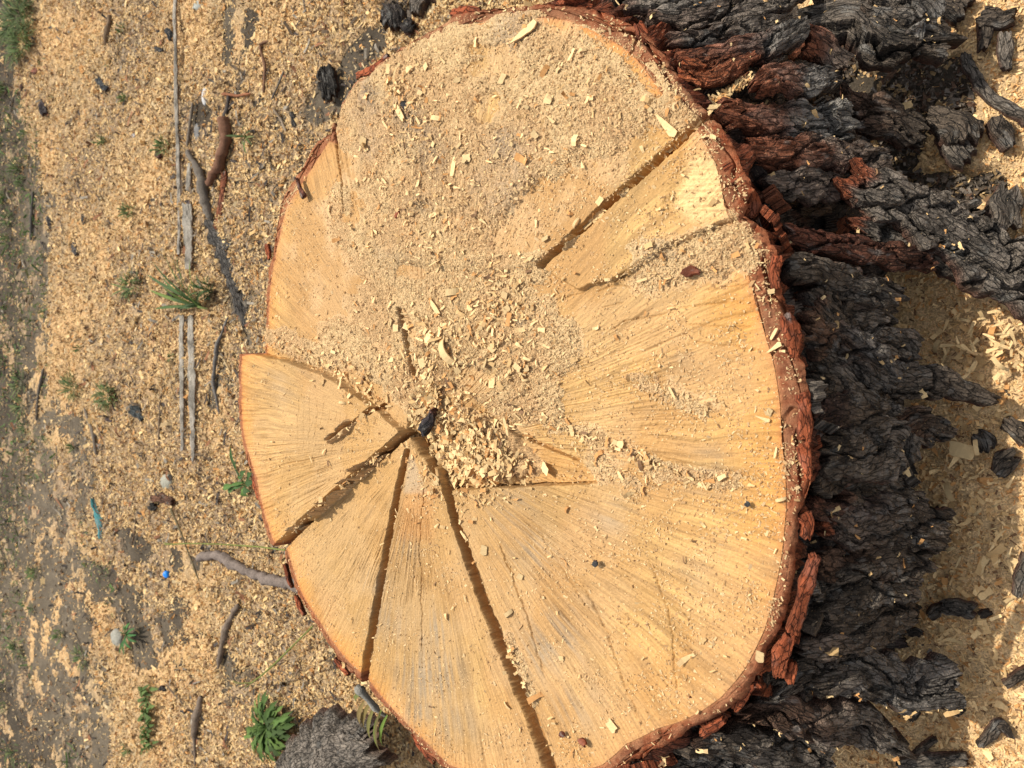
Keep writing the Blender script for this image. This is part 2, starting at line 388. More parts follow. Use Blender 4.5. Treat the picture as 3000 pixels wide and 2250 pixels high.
Z = Z+0.006*(fbm(X*40, Y*40, 120, 3)-0.5)
n = fbm(X*2, Y*2, 130, 5); n2 = fbm(X*30, Y*30, 131, 3)
cc = mix([0.066, 0.053, 0.039], [0.12, 0.097, 0.070], sst(0.35, 0.65, n))
cc = cc*(0.65+0.7*n2)[..., None]
g = mesh_from("ground", np.stack([X, Y, Z], -1).reshape(-1, 3), gridfaces(len(gx), len(gy)), M_SOIL, cc.reshape(-1, 3))
tag(g, "brown bare soil around the stump", "ground", kind="structure")

def dust_patch(name, x0, x1, y0, y1, step, label):
    xs = np.arange(x0, x1, step); ys = np.arange(y0, y1, step)
    X, Y = np.meshgrid(xs, ys, indexing='ij')
    T = gdust_t(X, Y)
    Z = ground_h(X, Y)+T+step*0.55*(vn(X/step/1.7, Y/step/1.7, 140)-0.5)*2*(1.0)+0.0035*(fbm(X*90, Y*90, 141, 3)-0.5)+0.016*(fbm(X*16, Y*16, 142, 3)-0.5)*(X < -.62)
    n = fbm(X*5, Y*5, 150, 4); n2 = fbm(X*60, Y*60, 151, 3); n3 = _h(np.floor(X/step/1.5), np.floor(Y/step/1.5), 153)
    c = mix([0.38, 0.27, 0.155], [0.54, 0.35, 0.175], sst(0.35, 0.65, n))
    u, v = Q(X, Y, 0*X)
    c = mix(c, np.array([0.26, 0.19, 0.125]), np.clip(sst(0.40, 0.65, fbm(X*3, Y*3, 158, 5))*0.9, 0, 1))
    right = sst(1500, 2300, u)
    c = mix(c, np.array([0.64, 0.44, 0.23]), right*0.8)  # near-side dust coloured paler to make up for the stump's shade there
    c = c*(0.60+0.62*n2+0.26*n3)[..., None]
    f = gridfaces(len(xs), len(ys)); tf = T.reshape(-1)[f].max(1)
    f = f[tf > -0.004]
    # the foot of the stump hides what lies under it
    xc = X.reshape(-1)[f[:, 0]]; yc = Y.reshape(-1)[f[:, 0]]
    rr = np.hypot(xc-CX, yc-CY); f = f[rr > 0.36]
    o = mesh_from(name, np.stack([X, Y, Z], -1).reshape(-1, 3), f, M_GDUST, c.reshape(-1, 3))
    return tag(o, label, "sawdust", kind="stuff")
dust_patch("ground_sawdust", -4.3, -0.62, -2.0, 2.0, 0.0055, "tan sawdust spread over the soil on the far side of the stump")
dust_patch("ground_sawdust", -0.62, 0.3, -1.0, 1.0, 0.0028, "sawdust bed around the dark bark on the near side")

# ------------------------------------------------------------------ flakes
CREAM = np.array([0.78, 0.56, 0.285]); TAN = np.array([0.62, 0.41, 0.19]); ORNG = np.array([0.58, 0.30, 0.11]); BROWN = np.array([0.20, 0.115, 0.06])
def flakes(name, x, y, z, L, W, colr, mat=M_CHIP, tilt=0.5, curl=0.5, seed=1, seg=2):
    r = np.random.default_rng(seed); n = len(x)
    yaw = r.uniform(0, 2*math.pi, n); pit = r.normal(0, tilt, n); rol = r.normal(0, tilt, n)
    ax = np.stack([np.cos(yaw)*np.cos(pit), np.sin(yaw)*np.cos(pit), np.sin(pit)], -1)
    sx = np.stack([-np.sin(yaw), np.cos(yaw), 0*yaw], -1)
    up = np.cross(ax, sx)
    s2 = sx*np.cos(rol)[:, None]+up*np.sin(rol)[:, None]; up = np.cross(ax, s2)
    c0 = np.stack([x, y, z], -1); cur = r.normal(0, curl, n)
    vs = []
    for k in range(seg+1):
        t = k/seg-0.5
        cen = c0+ax*(t*L)[:, None]+up*(cur*L*(t*t-0.12))[:, None]
        ww = W*(0.5 if k in (0, seg) else 0.5)*r.uniform(0.6, 1.1, n)
        vs.append(cen-s2*ww[:, None]); vs.append(cen+s2*ww[:, None])
    V = np.stack(vs, 1).reshape(-1, 3)
    nv = 2*(seg+1); base = (np.arange(n)*nv)[:, None]
    F = np.concatenate([base+np.array([[2*k, 2*k+2, 2*k+3, 2*k+1]]) for k in range(seg)], 0)
    C = np.repeat(colr, nv, axis=0)
    return mesh_from(name, V, F, mat, C, smooth=False)
def flake_cols(n, r, w=(0.45, 0.3, 0.17, 0.08)):
    k = r.choice(4, n, p=w); base = np.stack([CREAM, TAN, ORNG, BROWN])[k]
    return base*r.uniform(0.75, 1.12, (n, 1))
def inside_stump(x, y, m=0.0):
    th = np.arctan2(y-CY, x-CX); return np.hypot(x-CX, y-CY) < R_out(th)-0.02+m

# far ground
r = np.random.default_rng(5); N = 430000
x = -0.75-3.5*r.random(N)**1.15; y = r.uniform(-1, 1, N)*(0.75+0.42*np.abs(x+0.3)); 
t = gdust_t(x, y); keep = (r.random(N) < np.clip(0.16+sst(-0.003, 0.006, t), 0, 1)) & ~inside_stump(x, y)
x, y, t = x[keep], y[keep], t[keep]; n = len(x)
L = np.exp(r.normal(math.log(0.0066), 0.48, n)); W = L*r.uniform(0.14, 0.5, n)
tuftcol = flake_cols(n, r, (0.52, 0.24, 0.10, 0.14))*np.where(r.random((n, 1)) < .2, [[.74, .80, .92]], [[.96, .95, .92]])
o = flakes("ground_wood_chips", x, y, ground_h(x, y)+np.maximum(t, 0)+0.016*(fbm(x*16, y*16, 142, 3)-0.5)+0.002+0.003*r.random(n), L, W, tuftcol, tilt=0.5, curl=0.8, seed=3)
tag(o, "countless pale wood flakes strewn over the far ground", "wood chips", kind="stuff")
# near ground, fine and coarse
def near_pts(N, seed, wide=1.0):
    r = np.random.default_rng(seed)
    x = r.uniform(-0.7, 0.25, N); y = r.uniform(-0.9, 0.9, N); return x, y, r
x, y, r = near_pts(120000, 6)
t = gdust_t(x, y); keep = (r.random(len(x)) < np.clip(0.10+sst(-0.004, 0.006, t), 0, 1)) & ~inside_stump(x, y, 0.05)
x, y, t = x[keep], y[keep], t[keep]; n = len(x)
L = np.exp(r.normal(math.log(0.0048), 0.45, n)); W = L*r.uniform(0.18, 0.5, n)
o = flakes("ground_wood_chips", x, y, ground_h(x, y)+np.maximum(t, 0)+0.001+0.0015*r.random(n), L, W, flake_cols(n, r, (0.42, 0.34, 0.16, 0.08))*1.1, tilt=0.45, curl=0.7, seed=4)
tag(o, "fine wood flakes covering the near ground beside the bark", "wood chips", kind="stuff")
x, y, r = near_pts(9000, 8)
u, v = Q(x, y, 0*x)
dens = 0.10+0.9*np.exp(-((u-2860)/110)**2-((v-1030)/90)**2)+0.7*np.exp(-((u-2780)/130)**2-((v-1450)/170)**2)+0.5*np.exp(-((u-2900)/200)**2-((v-1700)/200)**2)
keep = (r.random(len(x)) < dens*np.where(v < 900, 0.35, 1)) & (u > 2300) & ~inside_stump(x, y, 0.05); x, y = x[keep], y[keep]; n = len(x)
L = np.exp(r.normal(math.log(0.012), 0.35, n)); W = L*r.uniform(0.25, 0.6, n)
o = flakes("ground_wood_chips", x, y, ground_h(x, y)+np.maximum(gdust_t(x, y), 0)+0.004+0.004*r.random(n), L, W, flake_cols(n, r, (0.45, 0.36, 0.17, 0.02))*1.08, tilt=0.45, curl=0.9, seed=9, seg=4)
tag(o, "loose curled shavings over the sawdust on the near ground", "wood shavings", kind="stuff")

# ------------------------------------------------------------------ the stump
stump = empty("tree_stump", (CX, CY, 0))
tag(stump, "wide freshly sawn tree stump with radial kerfs, red inner bark and black furrowed bark", "tree stump")
def local(co): 
    c = np.array(co, float); c[..., 0] -= CX; c[..., 1] -= CY; return c
NT = 2600; NR = 470
th = np.linspace(-math.pi, math.pi, NT, endpoint=False)
ri = R_in(th); ro = R_out(th)
ro = ro+0.004*(fbm(th*40, th*0, 201, 5, .65)-0.5)*2
rr = np.linspace(0.0, 1.0, NR)**0.85
TH, RR = np.meshgrid(th, rr, indexing='ij'); R = RR*ri[:, None]
X = CX+R*np.cos(TH); Y = CY+R*np.sin(TH); U, V = Q(X, Y, HS+0*X)
Z, KD = face_height(U, V, X, Y); DT = dust_thick(U, V, X, Y)
# colour of the wood itself
warp = TH+0.05*(fbm(X*7, Y*7, 21, 3)-0.5)
st1 = vn(warp*45, R*5, 301); st2 = vn(warp*120, R*9, 302)
big = fbm(X*6, Y*6, 303, 4)
c = mix(C_WOOD*0.90, C_WOOD*1.12, sst(0.3, 0.7, big))
c = c*(0.86+0.17*st1+0.13*st2)[..., None]
rimd = (ri[:, None]-R)
rimw = np.interp(th, [-3.2,-2.2,-1.2,-0.9,-0.3,0.3,0.8,1.2,2,3.2], [0.03,0.035,0.02,0.03,0.075,0.075,0.03,0.02,0.02,0.03])[:, None]
e = np.exp(-(rimd/(rimw*(0.6+0.8*fbm(warp*12, R*4, 305, 3))))**1.3)
c = mix(c, np.array([0.58, 0.275, 0.060]), e*0.75)
c = mix(c, np.array([0.72, 0.46, 0.17]), np.exp(-((rimd-0.10)/0.05)**2)*0.35*sst(0.45, 0.6, st1)*(X > CX+0.1))
red_edge = np.exp(-rimd/0.005); c = mix(c, np.array([0.42, 0.14, 0.04]), red_edge*0.8)
heart = sst(0.30, 0.05, R)*0.35; c = mix(c, np.array([0.44, 0.24, 0.085]), heart)
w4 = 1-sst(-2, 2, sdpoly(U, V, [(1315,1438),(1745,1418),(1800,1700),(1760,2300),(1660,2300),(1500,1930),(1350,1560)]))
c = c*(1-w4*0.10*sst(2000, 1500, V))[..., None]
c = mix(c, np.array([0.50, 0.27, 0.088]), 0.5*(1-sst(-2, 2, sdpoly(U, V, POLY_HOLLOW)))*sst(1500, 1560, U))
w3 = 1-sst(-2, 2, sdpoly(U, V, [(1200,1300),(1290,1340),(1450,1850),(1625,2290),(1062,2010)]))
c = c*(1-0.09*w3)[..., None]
c = mix(c, np.array([0.42, 0.225, 0.08]), 0.6*sst(0.48, 0.62, fbm(X*5+9, Y*5, 345, 3))*sst(0.1, 0.3, R))
# grey blue sap stain, in streaks along the rays
stain = np.zeros(U.shape)
for (sx, sy, sr, sa) in [(1260,1980,90,.8),(1130,1830,70,.5),(1180,1600,60,.4),(1620,1900,110,.7),(1560,1620,90,.5),(1790,1510,60,.5),(2080,1390,70,.8),(1270,1850,60,.6),
    (1700,1800,60,.4),(1330,2120,70,.5),(2000,1040,50,.3),(2020,1700,90,.25),(1230,2080,50,.7),(1100,1700,50,.5),(860,1120,60,.3),(1690,2060,90,.45),(1180,1500,50,.3),(1500,1500,90,.4),(1100,300,30,.8),(1240,400,60,.5)]:
    stain = np.maximum(stain, sa*np.exp(-((U-sx)**2+(V-sy)**2)/sr**2))
stain = stain*(0.3+1.3*sst(0.35, 0.75, vn(warp*70, R*12, 310)*0.6+fbm(X*40, Y*40, 311, 3)*0.4))
c = mix(c, np.array([0.24, 0.195, 0.14]), np.clip(stain*0.8, 0, 0.75))
fibre = sst(0.74, 0.98, 1-np.abs(2*vn(warp*90, R*7+41, 41)-1))
c = c*(1-0.22*fibre*(0.3+0.7*sst(0.4, 0.6, big)))[..., None]
sp = 1-sst(0, 40, sdpoly(U, V, [(2050,480),(2110,480),(2125,620),(2050,635),(2000,600)]))
c = mix(c, np.array([0.80, 0.58, 0.28]), sp*0.65)
c = mix(c, np.array([0.58, 0.40, 0.22]), 0.55*sst(0.4, 0.6, fbm(X*14, Y*14, 330, 4))*sst(-0.0015, 0.0005, DT+0.0008))
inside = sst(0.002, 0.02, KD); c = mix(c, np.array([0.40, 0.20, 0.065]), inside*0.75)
knob = 1-sst(0, 12, sdpoly(U, V, [(1205,1340),(1245,1440),(1190,1440)])); c = mix(c, np.array([0.40, 0.33, 0.24]), knob*0.45)
knob = 1-sst(0, 45, sdpoly(U, V, [(1200,1470),(1245,1450),(1250,1560),(1190,1560)])); c = mix(c, np.array([0.50, 0.22, 0.07]), knob*0.35)
polar = np.stack([warp*(170)+6*fbm(X*8, Y*8, 341, 3), R*26, 0*R], -1)
co = local(np.stack([X, Y, Z], -1))
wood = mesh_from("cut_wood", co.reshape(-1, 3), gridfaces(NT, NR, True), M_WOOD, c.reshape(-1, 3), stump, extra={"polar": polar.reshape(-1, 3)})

# the ring of inner bark at the level of the cut
NB = 64
tb = np.linspace(0, 1, NB); TB, BB = np.meshgrid(th, tb, indexing='ij')
Rb = ri[:, None]*(1-BB)+ro[:, None]*BB
X = CX+Rb*np.cos(TB); Y = CY+Rb*np.sin(TB); U, V = Q(X, Y, HS+0*X)
Zb, KD = face_height(U, V, X, Y)
wd = (ro-ri)[:, None]
arc = TB*0.55
f1, f2, cid = voro(arc*14+0.6*vn(arc*20, Rb*60, 212), Rb*55+0.5*vn(arc*25, Rb*70, 213), 214)
crack = (1-sst(0.02, 0.09, f2))*sst(0.010, 0.03, wd)
Zb = Zb-0.001-0.010*crack*(0.3+0.7*BB)
Zb = Zb-0.004*sst(0.5, 1, BB)*cid-0.006*BB**6+0.0045*(fbm(X*110, Y*110, 215, 4)-0.5)*sst(0.2, 0.9, BB)+0.001*(fbm(X*200, Y*200, 215, 3)-0.5)
# the circumferential split between the layers of bark
spl = 1-sst(0.03, 0.09, np.abs(BB-0.62-0.18*(fbm(TB*9, TB*0, 216, 3)-0.5)))
Zb = Zb-0.012*spl*sst(0.016, 0.03, wd)*sst(0.45, 0.6, vn(TB*11, TB*0, 217))
cb = mix(C_RED*np.array([0.72, .85, .9]), np.array([0.27, 0.066, 0.024]), sst(0.5, 1.0, BB+0.4*(cid-0.5)))
cb = mix(cb, np.array([0.15, 0.058, 0.028]), 0.8*sst(0.35, 0.6, fbm(X*30, Y*30, 218, 4))*(1-0.5*BB))
cb = mix(cb, np.array([0.50, 0.22, 0.09]), np.exp(-BB*wd/0.002)*0.7)
lf = sst(CX-0.1, CX-0.35, X); cb = mix(cb, np.array([0.34, 0.12, 0.045]), lf*0.5)
dustr = sst(0.0, 0.003, dust_thick(U, V, X, Y)+0.0026)*0.6*sst(0.35, 0.65, fbm(X*160, Y*160, 219, 2)+0.1)
cb = mix(cb, np.array([0.50, 0.27, 0.14]), dustr)
ring = mesh_from("inner_bark", local(np.stack([X, Y, Zb], -1)).reshape(-1, 3), gridfaces(NT, NB, True), M_RING, cb.reshape(-1, 3), stump, extra={"lp": np.stack([TB*60, BB*wd*330, 0*TB], -1).reshape(-1, 3)})

# sawdust lying over face and ring
rr2 = np.linspace(0.02, 1.0, 430); TH2, RR2 = np.meshgrid(th, rr2, indexing='ij'); R2 = RR2*((ri+ro)/2)[:, None]
X = CX+R2*np.cos(TH2); Y = CY+R2*np.sin(TH2); U, V = Q(X, Y, HS+0*X)
Z2, KD = face_height(U, V, X, Y); T2 = dust_thick(U, V, X, Y)
gr = 0.0009*(vn(X*330, Y*330, 401)-0.5)*2+0.0014*(_h(np.floor(X*800), np.floor(Y*800), 402)-0.5)
Zd = Z2+T2+gr*sst(-0.001, 0.002, T2)-0.0004
cd = mix(C_DUST, np.array([0.47, 0.285, 0.14]), 0.55*sst(0.38, 0.6, fbm(X*18, Y*18, 403, 4)))
cd = mix(cd, np.array([0.36, 0.28, 0.20]), 0.5*sst(0.55, 0.8, fbm(X*11+3, Y*11, 404, 5))*(V < 760))
for (sx, sy, sr, sa) in [(1095,285,26,.85),(1235,385,60,.5),(1240,600,40,.4),(1250,265,15,.7),(1200,340,40,.4),(1530,945,14,.7),(1160,760,50,.2),(1290,470,60,.45),(1480,420,60,.25)]:
    cd = mix(cd, np.array([0.14, 0.12, 0.10]), sa*np.exp(-((U-sx)**2+(V-sy)**2)/sr**2)*(0.4+0.8*sst(0.35, 0.6, fbm(X*120, Y*120, 405, 3))))
gcol = _h(np.floor(X*620), np.floor(Y*620), 406)
cd = cd*(0.68+0.55*gcol)[..., None]
f = gridfaces(NT, 430, True); f = f[(T2.reshape(-1)[f].max(1) > -0.0012)]
dust = mesh_from("stump_sawdust", np.stack([X, Y, Zd], -1).reshape(-1, 3), f, M_DUST, cd.reshape(-1, 3))
tag(dust, "pinkish tan sawdust heaped over the sawn face of the stump", "sawdust", kind="stuff")

# ---- the furrowed outer bark down to the ground
BASE = [(2120,-130),(2330,-60),(2480,60),(2560,230),(2600,420),(2590,640),(2640,860),(2650,1050),(2640,1250),(2660,1420),(2690,1600),(2670,1800),(2620,1980),(2520,2130),(2330,2270),(2050,2390),(1800,2440)]
tb_, rb_ = polar_of(BASE, 0.0)
def R_base(t):
    lo, hi = tb_[0], tb_[-1]
    r = np.interp(t, tb_, rb_); f = sst(lo-0.35, lo, t)*(1-sst(hi, hi+0.35, t))
    return f*r+(1-f)*(R_out(t)+0.03)
NTB = 3000; NS = 330
t2 = np.linspace(-math.pi, math.pi, NTB, endpoint=False); S = np.linspace(0, 1, NS)
TT, SS = np.meshgrid(t2, S, indexing='ij')
Rt = (R_out(t2)+0.004*(fbm(t2*40, t2*0, 201, 5, .65)-0.5)*2)[:, None]; Rbs = np.maximum(R_base(t2)[:, None], Rt+0.01)
vis = (sst(-1.75, -1.2, t2)*(1-sst(1.35, 1.7, t2)))[:, None]
prof = 0.55*SS**0.8+0.45*SS**2.2
R3 = Rt+(Rbs-Rt)*prof
arc = TT*0.55; hgt = SS*0.42
wx = arc*15+1.3*(fbm(arc*5, hgt*4, 501, 3)-0.5)*2; wy = hgt*4.2+1.2*(fbm(arc*7, hgt*5, 502, 3)-0.5)*2
f1, f2, cid = voro(wx, wy, 503)
f1b, f2b, cidb = voro(wx*2.3+3, wy*1.7, 504)
plate_ = sst(0.02, 0.33, f2); plate2 = sst(0.02, 0.25, f2b)
fine = ridge(arc*150+3*vn(arc*30, hgt*20, 507), hgt*26, 505, 3)
disp = -0.032*(1-plate_)+0.014*(cid-0.5)-0.009*(1-plate2)+0.007*(fine-0.5)+0.012*(fbm(arc*40, hgt*30, 506, 4)-0.5)
disp = disp*(sst(0, 0.09, SS)*0.9+0.1)*(0.35+0.65*vis)
R3 = R3+disp-0.012*vis*sst(0.05, .2, SS)
kx, ky = P(2120, 270, HS); kth = math.atan2(ky-CY, kx-CX)
R3 = R3-0.06*(1-sst(0.012, 0.020, np.abs(TT-kth)*0.62+0.004*(fbm(SS*9, TT*0, 540)-.5)))*(1-sst(0.45, 0.8, SS))
X = CX+R3*np.cos(TT); Y = CY+R3*np.sin(TT)
xt = CX+ro.mean()*0; 
xo = CX+(Rt-0.001)*np.cos(TT[:, :1]); yo = CY+(Rt-0.001)*np.sin(TT[:, :1]); uo, vo = Q(xo, yo, HS+0*xo)
zt, _ = face_height(uo, vo, xo, yo); zt = zt-0.008
Zs = zt*(1-SS)-0.03*SS+0.010*(fbm(arc*60, hgt*60, 508, 3)-0.5)*sst(0.02, .1, SS)*(1-SS)
U, V = Q(X, Y, Zs)
warm = sst(0.05, 0.45, TT+0.25*(fbm(arc*12, hgt*10, 510, 3)-0.5))*(1-sst(0.95, 1.35, TT))
cs = mix(C_CHAR, np.array([0.13, 0.12, 0.11]), 0.75*sst(0.5, 0.8, fine)*sst(0.3, 0.6, fbm(arc*20, hgt*16, 511, 4)))
cs = mix(cs, np.array([0.21, 0.20, 0.185]), 0.6*sst(0.60, 0.8, fbm(arc*70, hgt*35, 512, 4)))
br = mix(np.array([0.16, 0.060, 0.030]), np.array([0.12, 0.095, 0.08]), sst(0.35, 0.65, fbm(arc*30, hgt*12, 513, 4)+0.3*(SS-0.3)))
cs = mix(cs, br, warm*(0.3+0.7*sst(0.3, 0.6, cid+0.2)))
cs = mix(cs, C_RED*0.95, (1-sst(0.03, 0.12, SS+0.10*(fbm(arc*45, hgt*10, 514, 3)-0.5)))*0.85)
cs = mix(cs, np.array([0.13, 0.045, 0.025]), (1-plate_)*0.35*(cidb > 0.6))
cs = mix(cs, np.array([0.30, 0.19, 0.09]), 0.55*(1-plate_)*sst(0.45, 0.6, fbm(arc*25, hgt*25, 515, 3))*sst(0.35, 0.8, SS))
sidebark = mesh_from("outer_bark", local(np.stack([X, Y, Zs], -1)).reshape(-1, 3), gridfaces(NTB, NS, True), M_BARK, cs.reshape(-1, 3), stump, smooth=False, extra={"lp": np.stack([hgt*80, arc*420+6*vn(arc*40, hgt*30, 520), 0*arc], -1).reshape(-1, 3)})

# ---- slabs of bark: a lifted plate with its own thickness, ragged ends and furrows
TOPS = []
def slab(name, path, widths, thick, parent=None, c0=None, c1=None, seed=1, cup=0.15, redend=(0, 0), res=0.0018, furrow=0.004, mat=None, roll=0.25, redside=0.0, wander=0.12, step=0.35, tip=0.0):
    """path [(px,py,z)..], widths in photo pixels"""
    mat = mat or M_PLATE
    pts = [PV(*p) for p in path]
    L = [0]
    for a, b in zip(pts, pts[1:]): L.append(L[-1]+(b-a).length)
    LL = L[-1]; nu = max(12, int(LL/res)); 
    us = np.linspace(0, 1, nu)
    pa = np.array([[*p] for p in pts]); Ls = np.array(L)/LL
    cen = np.stack([np.interp(us, Ls, pa[:, k]) for k in range(3)], -1)
    ker = np.ones(9)/9
    for k in range(3):
        pad = np.concatenate([cen[:1, k]*np.ones(4)-(cen[1:5, k]-cen[0, k])[::-1], cen[:, k], cen[-1:, k]*2-cen[-5:-1, k][::-1]])
        cen[:, k] = np.convolve(pad, ker, 'valid')
    W = np.interp(us, np.linspace(0, 1, len(widths)), widths)
    W = W*depth(cen[:, 0], cen[:, 1], cen[:, 2])/FPX
    W = W*(1+0.22*(fbm(us*LL*45, us*0+seed, seed+1, 3)-0.5)*2)
    nv = max(10, int(W.max()/res))
    tan = np.gradient(cen, axis=0); tan /= np.linalg.norm(tan, axis=1)[:, None]+1e-9
    N = np.array([0, 0, CAMZ+0.2])-cen; N /= np.linalg.norm(N, axis=1)[:, None]
    rad = cen-np.array([CX, CY, 0]); rad[:, 2] = 0.12; rad /= np.linalg.norm(rad, axis=1)[:, None]
    N = N*0.8+rad*0.45; 
    side = np.cross(N, tan); side /= np.linalg.norm(side, axis=1)[:, None]; N = np.cross(tan, side)
    ra = roll*(vn(us*3, us*0+seed, seed+2)-0.5)*2; side, N = side*np.cos(ra)[:, None]+N*np.sin(ra)[:, None], N*np.cos(ra)[:, None]-side*np.sin(ra)[:, None]
    vs = np.linspace(-1, 1, nv)
    UU, VV = np.meshgrid(us, vs, indexing='ij')
    al = UU*LL
    ac = VV*W[:, None]*0.5+np.abs(VV)**3*np.sign(VV)*W.mean()*0.22*(fbm(al*60, np.sign(VV)*3+seed, seed+15, 4)-0.5)*2
    # ragged ends
    shift = (fbm(VV*2.5+seed, (UU > .5)*5.0, seed+3, 5, .5)-0.5)*0.75*W.mean()
    taper = (1-UU)*0+1
    al2 = shift*(sst(0.6, 1, UU)+sst(0.4, 0, UU)*-1)
    edge = 1-np.abs(VV)**6
    endf = sst(0, 0.035, UU)*sst(1, 0.965, UU)
    wn_ = wander*(fbm(al*18, ac*18, seed+4, 3)-0.5)*2
    fur = ridge(ac*170+2.5*vn(al*22, ac*40, seed+5)+wn_*12, al*22+seed, seed+6, 3)
    lay = np.floor(3.2*fbm(ac*26+seed, al*9+wn_, seed+8, 3)+wn_)/3.2
    deep = ridge(ac*38+wn_*6, al*8+seed, seed+12, 2)
    q1 = fbm(ac*34+seed+wn_*1.5, al*8+wn_*2, seed+8, 4)*7; ter = np.floor(q1)+sst(0.72, 1.0, q1-np.floor(q1)); ter = (ter-3)/4
    q2 = fbm(al*20+seed, ac*26, seed+11, 3)*5; ter2 = (np.floor(q2)+sst(0.8, 1.0, q2-np.floor(q2))-2)/3
    H = thick*(0.62+step*1.1*ter+step*0.5*ter2)*(0.80+0.20*edge)+furrow*0.9*(fur-0.6)+0.0022*(fbm(al*110, ac*110, seed+7, 4)-0.5)+0.006*(fbm(al*14, ac*14, seed+17, 2)-.5)-furrow*1.6*sst(0.86, 0.97, deep)
    if name == 'bark_plate':
        f1_, f2_, ci_ = voro(al*8+wn_*4+seed, ac*19+wn_*4+0.3*fbm(al*90, ac*90, seed+31), seed+21)
        H = H-thick*0.6*(1-sst(0.015, 0.07, f2_))+thick*0.45*(ci_-0.5)
    H = H+cup*W[:, None]*(1-VV**2)
    ctr = cen[:, None, :]+side[:, None, :]*ac[..., None]+tan[:, None, :]*al2[..., None]
    top = ctr+N[:, None, :]*H[..., None]
    Hb = cup*W[:, None]*(1-VV**2)-thick*0.25
    bot = ctr+N[:, None, :]*Hb[..., None]
    c0 = C_CHAR if c0 is None else np.array(c0); c1 = c0 if c1 is None else np.array(c1)
    nz = fbm(al*40, ac*60, seed+9, 4)
    cc = mix(c0, c1, sst(0.15, 0.75, UU+0.7*(nz-0.5)))
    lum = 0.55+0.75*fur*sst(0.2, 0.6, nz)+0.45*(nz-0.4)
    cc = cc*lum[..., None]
    cc = mix(cc, np.array([0.23, 0.22, 0.20]), 0.55*sst(0.58, 0.75, fbm(al*60, ac*120, seed+10, 4))*(1-0.8*(cc[..., 0] > 0.15)))
    rr_ = np.maximum(redend[0]*sst(0.10, 0.02, UU+0.05*(nz-0.5)), redend[1]*sst(0.90, 0.98, UU+0.05*(nz-0.5)))
    rr_ = np.maximum(rr_, redside*sst(0.72, 0.95, np.abs(VV)))
    cc = mix(cc, np.array([0.30, 0.075, 0.026]), rr_)
    n_ = nu*nv
    co = np.concatenate([top.reshape(-1, 3), bot.reshape(-1, 3)])
    if name == 'bark_plate': TOPS.append(top.reshape(-1, 3)[::37])
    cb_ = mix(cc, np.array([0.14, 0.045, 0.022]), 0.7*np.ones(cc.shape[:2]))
    F = gridfaces(nu, nv); Fb = F[:, ::-1]+n_
    i = np.arange(nu-1); j = np.arange(nv-1)
    def q(a, b): return np.stack([a, b, b+n_, a+n_], -1)
    F = np.concatenate([F, Fb, q((i+1)*nv, i*nv), q(i*nv+nv-1, (i+1)*nv+nv-1), q(j, j+1), q((nu-1)*nv+j+1, (nu-1)*nv+j)])
    if parent is not None: co = local(co)
    else:
        base = co.mean(0); base[2] = co[:, 2].min(); co = co-base
    o = mesh_from(name, co, F, mat, np.concatenate([cc.reshape(-1, 3), cb_.reshape(-1, 3)]), parent, smooth=False, extra={"lp": np.concatenate([np.stack([al*110+wn_*2+seed, ac*330+wn_*8, H*280], -1).reshape(-1, 3), np.stack([al*110+wn_*2+seed, ac*330+wn_*8, H*0-thick*200], -1).reshape(-1, 3)])})
    if parent is None: o.location = base
    return o
GB = [0.18, 0.135, 0.105]; RB = [0.27, 0.095, 0.048]; DK = [0.108, 0.083, 0.062]; MG = [0.175, 0.146, 0.118]; LG = [0.23, 0.21, 0.185]
